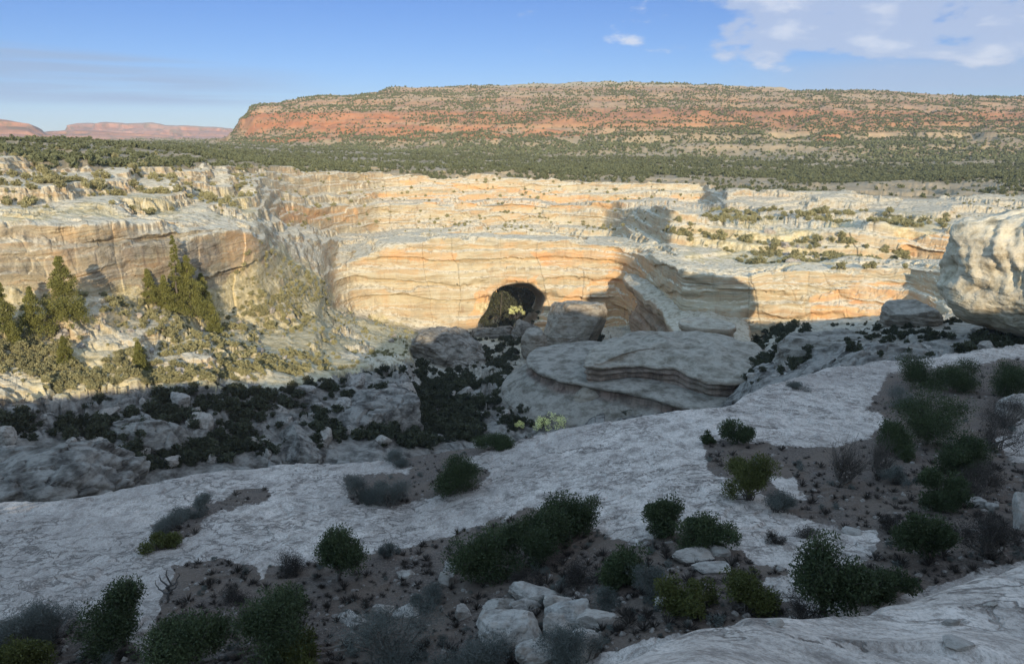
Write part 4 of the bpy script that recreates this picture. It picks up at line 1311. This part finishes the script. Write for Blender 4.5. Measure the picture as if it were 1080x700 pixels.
for i, (px, py, w, h, lab) in enumerate([
    (4, 350, 26, 62, 'dark fir cut by the left edge, in the shade of the cliff'), (37, 348, 24, 48, 'pointed fir left of the fullest fir'),
    (71, 336, 36, 68, 'fullest and roundest fir, standing against the left cliff'), (17, 366, 15, 30, 'small yellow green fir under the dark one at the left edge'),
    (190, 330, 18, 84, 'thinnest and tallest fir of the clump in front of the cliff'), (202, 332, 30, 64, 'broad fir in the middle of the clump in front of the cliff'),
    (216, 336, 22, 50, 'fir at the right end of the clump in front of the cliff'), (176, 328, 18, 40, 'short fir at the left end of the clump in front of the cliff'),
    (158, 316, 20, 34, 'separate small fir left of the clump in front of the cliff'), (148, 388, 16, 30, 'lone small fir low on the sunlit slope near the shadow edge'),
    (226, 352, 16, 34, 'greyish fir below the right end of the clump'), (70, 384, 16, 32, 'small fir downhill of the fullest fir')]):
    fir(px, py, w, h, lab, 50 + i)


# canyon scrub: the 300 that show largest are objects, the rest one mass
def scrub_proto(k, n, per=9, leaf=.16):
    rg = np.random.default_rng(300 + k)
    c = rdir(rg, n) * (rg.random((n, 1)) ** .5) * np.array([.42, .42, .36]) + np.array([0, 0, .36])
    c[:, 2] = np.abs(c[:, 2])
    return crown(rg, c, np.full(n, .16), per, leaf * .55, .5)


REG = [
    # polygon, how many, size in metres, clumping, label
    ([(-60, 305), (60, 305), (130, 305), (200, 320), (240, 300), (270, 250), (345, 300), (352, 325), (440, 350), (440, 372), (300, 402), (200, 402), (-60, 425)], 2700, (.6, 2.4), .3, 'olive grey shrub on the sunlit scrub slope left of the bridge'),
    ([(-60, 150), (150, 158), (280, 178), (270, 232), (200, 236), (-60, 232)], 420, (1.0, 4.0), .9, 'dark green shrub on the pale slickrock above the left cliff'),
    ([(-60, 440), (200, 410), (300, 408), (440, 385), (440, 470), (300, 480), (-60, 520)], 900, (.9, 3.8), .6, 'dark shrub among the shaded rocks of the left canyon slope'),
    ([(445, 350), (545, 355), (545, 400), (520, 440), (500, 466), (430, 470), (440, 400)], 800, (1.4, 4.6), .6, 'dark shrub in the shaded gorge below the bridge'),
    ([(575, 355), (640, 352), (650, 378), (610, 386), (580, 372)], 140, (1.6, 4.2), .2, 'dark shrub on the curved rock shelf beside the leaning block'),
    ([(480, 418), (560, 415), (700, 425), (700, 436), (600, 446), (500, 462)], 330, (1.0, 3.2), .7, 'dark shrub at the foot of the curved rock shelf'),
    ([(780, 345), (850, 345), (860, 372), (830, 400), (790, 410), (775, 380)], 380, (1.2, 4.0), .5, 'dark shrub in the shaded gully right of the streaked rock dome'),
    ([(870, 345), (960, 330), (1090, 345), (1090, 368), (900, 382)], 420, (.8, 2.6), .8, 'dark shrub on the shaded slope under the rock knob'),
    ([(740, 220), (1000, 224), (1000, 240), (740, 236)], 380, (2.0, 5.0), .5, 'sunlit shrub on the upper ledge right of the dark hump'),
    ([(690, 240), (900, 250), (960, 268), (960, 284), (800, 284), (760, 268)], 380, (1.6, 4.6), .6, 'sunlit shrub on the lower ledge above the white cliff'),
    ([(290, 178), (740, 190), (740, 250), (400, 248), (300, 240)], 330, (1.2, 3.4), .9, 'small shrub on the tiers of the far canyon wall'),
    ([(505, 325), (570, 330), (560, 380), (505, 360)], 50, (2.0, 4.5), .0, 'dark leafy shrub below the bridge opening'),
    ([(1000, 210), (1090, 205), (1090, 235), (1000, 230)], 40, (1.2, 3.0), .5, 'shrub on the ledges above the rock knob'),
]
rg = np.random.default_rng(77)
REG.append(([(436, 402), (470, 396), (505, 405), (498, 440), (455, 472), (430, 472)], 260, (1.8, 5.0), .1, 'dark shrub packed into the narrow gorge above the slickrock edge'))
DARK = ('shaded', 'dark shrub', 'dark leafy')
vis = np.zeros((NR, NQ), bool)
for a, b in (('c2', 'c5'), ('c8', 'c13')):
    vis[IDX[a] + 1:IDX[b] - 1] = True
clump = fbm(X / 11, Y / 11, Z / 11, 3, 141)
spots = []
for poly, cnt, (s0, s1), cl, lab in REG:
    m = vis & inpoly(PX, PY, poly)
    ii = np.argwhere(m)
    if len(ii) == 0: print('EMPTY', lab); continue
    wgt = sstep(-.3 + cl * .25, .45, clump[m]) if cl > 0 else np.ones(len(ii))
    wgt = (wgt + .03) / (wgt + .03).sum()
    pick = rg.choice(len(ii), min(cnt, len(ii)), False, wgt)
    for k in pick:
        r_, c_ = ii[k]
        sz = s0 + (s1 - s0) * rg.random() ** 2
        spots.append((sz / Lr[r_, c_], sz, X[r_, c_], Y[r_, c_], Z[r_, c_], lab))
spots.sort(key=lambda t: -t[0])
protos = [scrub_proto(k, 34, 16, .14) for k in range(8)]
lo = [scrub_proto(20 + k, 16, 5, .34) for k in range(6)]
dots = [scrub_proto(40 + k, 6, 2, .80) for k in range(6)]


def scatter(name, items, mat, label, cat, protos_):
    vs, fs, ts, o = [], [], [], 0
    for i, (sz, x, y, z) in enumerate(items):
        v, f, t = protos_[i % len(protos_)]
        a = rg.random() * 6.28
        c, s_ = math.cos(a) * sz, math.sin(a) * sz
        vv = np.stack([v[:, 0] * c - v[:, 1] * s_ + x, v[:, 0] * s_ + v[:, 1] * c + y, v[:, 2] * sz * rg.uniform(.7, 1.15) + z - .05 * sz], -1)
        vs.append(vv); fs.append(f + o); ts.append(np.clip(t * .7 + rg.random() * .4, 0, 1)); o += len(v)
    return tag(mesh_np(name, np.concatenate(vs), np.concatenate(fs), mat, None, False, {'tint': np.concatenate(ts)}), label, cat, kind='stuff')


isd = lambda l: l.startswith('dark') and 'slickrock above' not in l  # shrubs of the shaded parts, which get the darkened leaf colour
big_ = [t for t in spots if isd(t[5])][:230] + [t for t in spots if not isd(t[5])][:230]
done = set(id(t) for t in big_)
spots = [t for t in spots if id(t) not in done]
made = {True: [], False: []}
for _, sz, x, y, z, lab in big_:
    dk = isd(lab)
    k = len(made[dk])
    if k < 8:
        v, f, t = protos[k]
        o = mesh_np('shade_dark_shrub' if dk else 'desert_shrub', v, f, M_SHADE_LEAF if dk else M_CANY, None, False, {'tint': t})
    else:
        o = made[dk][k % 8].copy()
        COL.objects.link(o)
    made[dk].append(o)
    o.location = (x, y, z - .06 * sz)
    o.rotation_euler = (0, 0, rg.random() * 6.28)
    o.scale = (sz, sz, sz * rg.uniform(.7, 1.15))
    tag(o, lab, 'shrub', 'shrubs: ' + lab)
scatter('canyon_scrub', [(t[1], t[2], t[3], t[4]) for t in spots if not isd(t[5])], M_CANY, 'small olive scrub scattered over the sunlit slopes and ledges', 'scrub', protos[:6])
scatter('shade_dark_scrub', [(t[1], t[2], t[3], t[4]) for t in spots if isd(t[5])], M_SHADE_LEAF, 'small dark scrub scattered over the shaded canyon floor', 'scrub', protos[:6])

# woodland of the plateau and the dotted trees of the mesa: nobody could count them
M_WOOD = leaf_material('far_juniper', (.088, .100, .050), (.190, .200, .105))


def wood(r0, r1, cnt, s0, s1, seed, clumpf=None):
    w = np.ones((r1 - r0, NQ)) * np.gradient(Q)[None, :] / .0009
    w = np.minimum(w, 6)
    dens = sstep(-.5, .3, fbm(X[r0:r1] / 90, Y[r0:r1] / 90, Z[r0:r1] / 60, 3, seed)) + .15
    if clumpf is not None: dens = dens * clumpf
    w = (w * dens)
    w[:, (Q < -1) | (Q > 1)] = 0
    w = w.ravel(); w /= w.sum()
    k = rg.choice(len(w), cnt, True, w)
    i, j = k // NQ + r0, k % NQ
    t = rg.random(cnt)
    i2 = np.minimum(i + 1, NR - 1)
    return [(rg.uniform(s0, s1), X[a, c] * (1 - u) + X[b, c] * u, Y[a, c] * (1 - u) + Y[b, c] * u, Z[a, c] * (1 - u) + Z[b, c] * u) for a, b, c, u in zip(i, i2, j, t)]


scatter('juniper_woodland', wood(IDX['c12'] + 1, IDX['c13'], 2600, 1.8, 4.0, 151) + wood(IDX['c13'], IDX['c14'], 17000, 2.6, 5.4, 152) , M_WOOD, 'dark green juniper woodland covering the plateau behind the rim', 'woodland', lo)
fade = np.linspace(1.5, .65, IDX['c15'] - IDX['c14'])[:, None]
rocky = 1 - .75 * (MST[IDX['c15']:IDX['c16']] > .2)
scatter('mesa_woodland', wood(IDX['c14'], IDX['c15'], 20000, 2.3, 4.6, 153, fade) + wood(IDX['c15'], IDX['c16'], 9500, 2.1, 4.0, 154, rocky) + wood(IDX['c16'], IDX['c17'] + 2, 25000, 2.1, 4.4, 155), M_WOOD, 'small trees dotted over the slopes and top of the red mesa', 'woodland', dots)

# ------------------------------------------------------------------ loose rock
def stone(px, py, w, h, label, seed, flat=.8, cuts=8, tilt=0.0, name='boulder', lift=.30):
    p = at(px, py, GROUND[:3])
    s = view_depth(p) / F0
    v, f = blob(w * s / 2 * 1.1, w * s / 2 * flat * 1.1, h * s / 2 * 1.25, seed, 64, 40, power=4.0, cuts=14, rough=.07, strata=.03, block=.05)
    ct, st = math.cos(tilt), math.sin(tilt)
    v = np.stack([v[:, 0] * ct + v[:, 2] * st, v[:, 1], -v[:, 0] * st + v[:, 2] * ct], -1)
    o = mesh_np(name, v, f, M_ROCK, None, False)
    o.location = (p.x, p.y, p.z + h * s * lift * .35)
    return tag(o, label, 'rock')


STONES = [
    (568, 630, 58, 20, 'long flat pale slab at the top of the cracked boulder pile', .5, 'rock_slab', .12),
    (540, 672, 66, 46, 'largest cracked pale boulder in the pile at the bottom middle', .8, 'boulder', 0),
    (604, 650, 52, 24, 'flat pale boulder on the right side of the pile, upper one', .7, 'boulder', .05),
    (628, 660, 42, 24, 'flat pale boulder at the right end of the pile', .7, 'boulder', .05),
    (588, 662, 40, 30, 'squarish boulder in the middle of the pile', .8, 'boulder', 0),
    (612, 690, 46, 34, 'pale boulder at the lower right of the pile beside dark sagebrush', .8, 'boulder', .1),
    (572, 692, 50, 34, 'pale boulder at the bottom of the pile right of the largest one', .8, 'boulder', -.1),
    (530, 642, 40, 16, 'low flat slab above the largest cracked boulder', .6, 'rock_slab', .1),
    (478, 602, 18, 14, 'upper of two small pale stones left of the pile', .9, 'boulder', 0),
    (471, 614, 20, 18, 'lower of two small pale stones left of the pile', .9, 'boulder', 0),
    (501, 608, 22, 12, 'small pale stone under the left end of the central bush row', .8, 'boulder', .2),
    (490, 650, 17, 18, 'small upright pale stone left of the largest cracked boulder', .9, 'boulder', 0),
    (512, 655, 22, 20, 'small boulder touching the left side of the largest cracked one', .9, 'boulder', 0),
    (428, 608, 18, 8, 'thin pale stone lying on bare soil right of the lone juniper', .7, 'rock_slab', 0),
    (430, 648, 30, 14, 'pale stone half hidden behind the widest sagebrush', .8, 'boulder', 0),
    (404, 645, 22, 12, 'pale flat stone left of the small blue grey shrub', .8, 'boulder', 0),
    (370, 655, 34, 10, 'flat pale stone above the left end of the widest sagebrush', .8, 'rock_slab', 0),
    (732, 590, 46, 16, 'long white slab right of the narrow dark bush', .6, 'rock_slab', .05),
    (756, 584, 24, 14, 'white block at the right end of the white slabs', .8, 'boulder', 0),
    (748, 600, 40, 10, 'low white slab in front of the other white slabs', .6, 'rock_slab', 0),
    (812, 642, 24, 16, 'pale stone between the olive bushes and the pinyon pine', .8, 'boulder', 0),
    (700, 640, 20, 18, 'grey stone at the left foot of the olive bushes', .8, 'boulder', 0),
    (1072, 438, 34, 34, 'big pale boulder at the right edge beside the thicket', .9, 'boulder', 0),
    (1080, 556, 26, 52, 'tall pale rock cut by the right edge above the brown bush', 1.0, 'boulder', 0),
    (1030, 532, 20, 12, 'left one of two small white boulders on the right soil', .8, 'boulder', 0),
    (1046, 535, 14, 9, 'right one of two small white boulders on the right soil', .8, 'boulder', 0),
    (900, 562, 20, 8, 'pale stone on soil left of the small dark brush', .8, 'rock_slab', 0),
    (195, 664, 12, 8, 'small pale stone in the soil below the dead snag', .8, 'boulder', 0),
    (210, 655, 10, 7, 'tiny pale stone in the soil right below the dead snag', .8, 'boulder', 0),
    (620, 680, 26, 24, 'cracked stone between the pile and the small grey shrub', .9, 'boulder', 0),
    (556, 640, 34, 14, 'flat stone wedged under the long flat slab', .7, 'rock_slab', .1),
    (590, 640, 30, 16, 'small block right of the long flat slab', .8, 'boulder', 0),
    (818, 660, 16, 9, 'yellowish loose stone on the near ledge', .8, 'boulder', 0),
    (1003, 658, 17, 11, 'upper loose stone on the near ledge at bottom right', .8, 'boulder', 0),
    (1012, 680, 28, 9, 'flat loose stone on the near ledge at bottom right', .8, 'rock_slab', 0),
    (1046, 638, 9, 6, 'smallest loose stone on the near ledge near the right edge', .8, 'boulder', 0),
]
for i, (px, py, w, h, lab, fl, nm, ti) in enumerate(STONES):
    stone(px, py, w, h, lab, 600 + i, fl, 9, ti, nm)

# boulders of the canyon
CB = [
    ([(-40, 440), (200, 415), (330, 410), (440, 390), (430, 465), (300, 478), (-40, 515)], 70, (1.5, 6.0), 'pale boulder among shrubs on the shaded left canyon slope'),
    ([(445, 380), (540, 380), (540, 440), (480, 465), (440, 440)], 30, (1.5, 4.5), 'pale boulder in the shaded gorge below the bridge'),
    ([(60, 330), (340, 320), (430, 360), (300, 400), (60, 410)], 70, (1.2, 4.0), 'pale boulder on the sunlit scrub slope left of the bridge'),
    ([(800, 245), (880, 248), (880, 280), (830, 280)], 22, (2.0, 6.5), 'pale block of the rockfall on the ledge above the white cliff'),
    ([(870, 345), (1080, 345), (1080, 366), (900, 380)], 22, (1.2, 3.5), 'pale boulder on the shaded slope under the rock knob'),
    ([(780, 350), (850, 350), (840, 395), (790, 405)], 18, (1.2, 3.6), 'pale boulder in the shaded gully right of the streaked rock dome'),
]
bp = []
for k in range(8):
    v, f = blob(.5, .42, .36, 700 + k, 48, 32, power=4.0, cuts=14, rough=.08, strata=.04, block=.05)
    bp.append(mesh_np('canyon_boulder', v, f, M_ROCK, None, False))
used = 0
for poly, cnt, (s0, s1), lab in CB:
    ii = np.argwhere(vis & inpoly(PX, PY, poly))
    for k in rg.choice(len(ii), cnt, False):
        r_, c_ = ii[k]
        sz = s0 + (s1 - s0) * rg.random() ** 2.5
        o = bp[used] if used < 8 else bp[used % 8].copy()
        if used >= 8: COL.objects.link(o)
        used += 1
        o.location = (X[r_, c_], Y[r_, c_], Z[r_, c_] + .04 * sz)
        o.rotation_euler = (rg.uniform(-.3, .3), rg.uniform(-.3, .3), rg.random() * 6.28)
        o.scale = (sz, sz * rg.uniform(.7, 1.1), sz * rg.uniform(.7, 1.2))
        tag(o, lab, 'boulder', 'boulders: ' + lab)

# gravel and tufts on the soil of the bench
br = slice(IDX['b1'], IDX['E'])
sw = (SOIL[br] > .5) * np.minimum(np.gradient(Q), .0012)[None, :]
sw = sw.ravel() / sw.sum()


def on_soil(cnt):
    k = rg.choice(len(sw), cnt, True, sw)
    i, j = k // NQ + br.start, k % NQ
    return X[i, j] + rg.uniform(-.03, .03, cnt), Y[i, j] + rg.uniform(-.05, .05, cnt), Z[i, j]


pv, pf = blob(.5, .45, .3, 31, 8, 6, power=2.6, cuts=5, rough=.1)
gx_, gy_, gz_ = on_soil(2600)
sz = .05 + .32 * rg.random(2600) ** 4
vs = pv[None] * sz[:, None, None] * rg.uniform(.7, 1.3, (2600, 1, 3))
an = rg.random(2600) * 6.28
ca, sa = np.cos(an)[:, None], np.sin(an)[:, None]
vs = np.stack([vs[..., 0] * ca - vs[..., 1] * sa + gx_[:, None], vs[..., 0] * sa + vs[..., 1] * ca + gy_[:, None], vs[..., 2] + gz_[:, None] + .02], -1)
fs = (pf[None] + (np.arange(2600) * len(pv))[:, None, None]).reshape(-1, 4)
tag(mesh_np('gravel', vs.reshape(-1, 3), fs, M_GRAV), 'small pale stones strewn over the brown soil of the bench', 'gravel', kind='stuff')
tx_, ty_, tz_ = on_soil(2600)
tp = []
for k in range(5):
    g = np.random.default_rng(800 + k)
    n = 40
    d = rdir(g, n); d[:, 2] = np.abs(d[:, 2]) + .4
    d /= np.linalg.norm(d, axis=1)[:, None]
    e = np.cross(d, rdir(g, n))
    tp.append(quads(d * .35, d * .45, e * .035) + (np.repeat(g.random(n), 4),))
scatter('dry_tufts', [(.18 + .5 * rg.random() ** 3, a, b, c) for a, b, c in zip(tx_, ty_, tz_)], M_BRN, 'dry twiggy tufts dotted over the brown soil of the bench', 'ground cover', tp)

bx_, by_, bz_ = on_soil(420)
keep = fbm(bx_ / 3, by_ / 3, bz_ * 0, 3, 161) > -.15
scatter('low_brush', [(.22 + .55 * rg.random() ** 2, a, b, c) for a, b, c, k in zip(bx_, by_, bz_, keep) if k], M_SAGE, 'knee high grey brush growing between the bushes on the soil of the bench', 'ground cover', [scrub_proto(60 + k, 26, 22, .075) for k in range(5)])
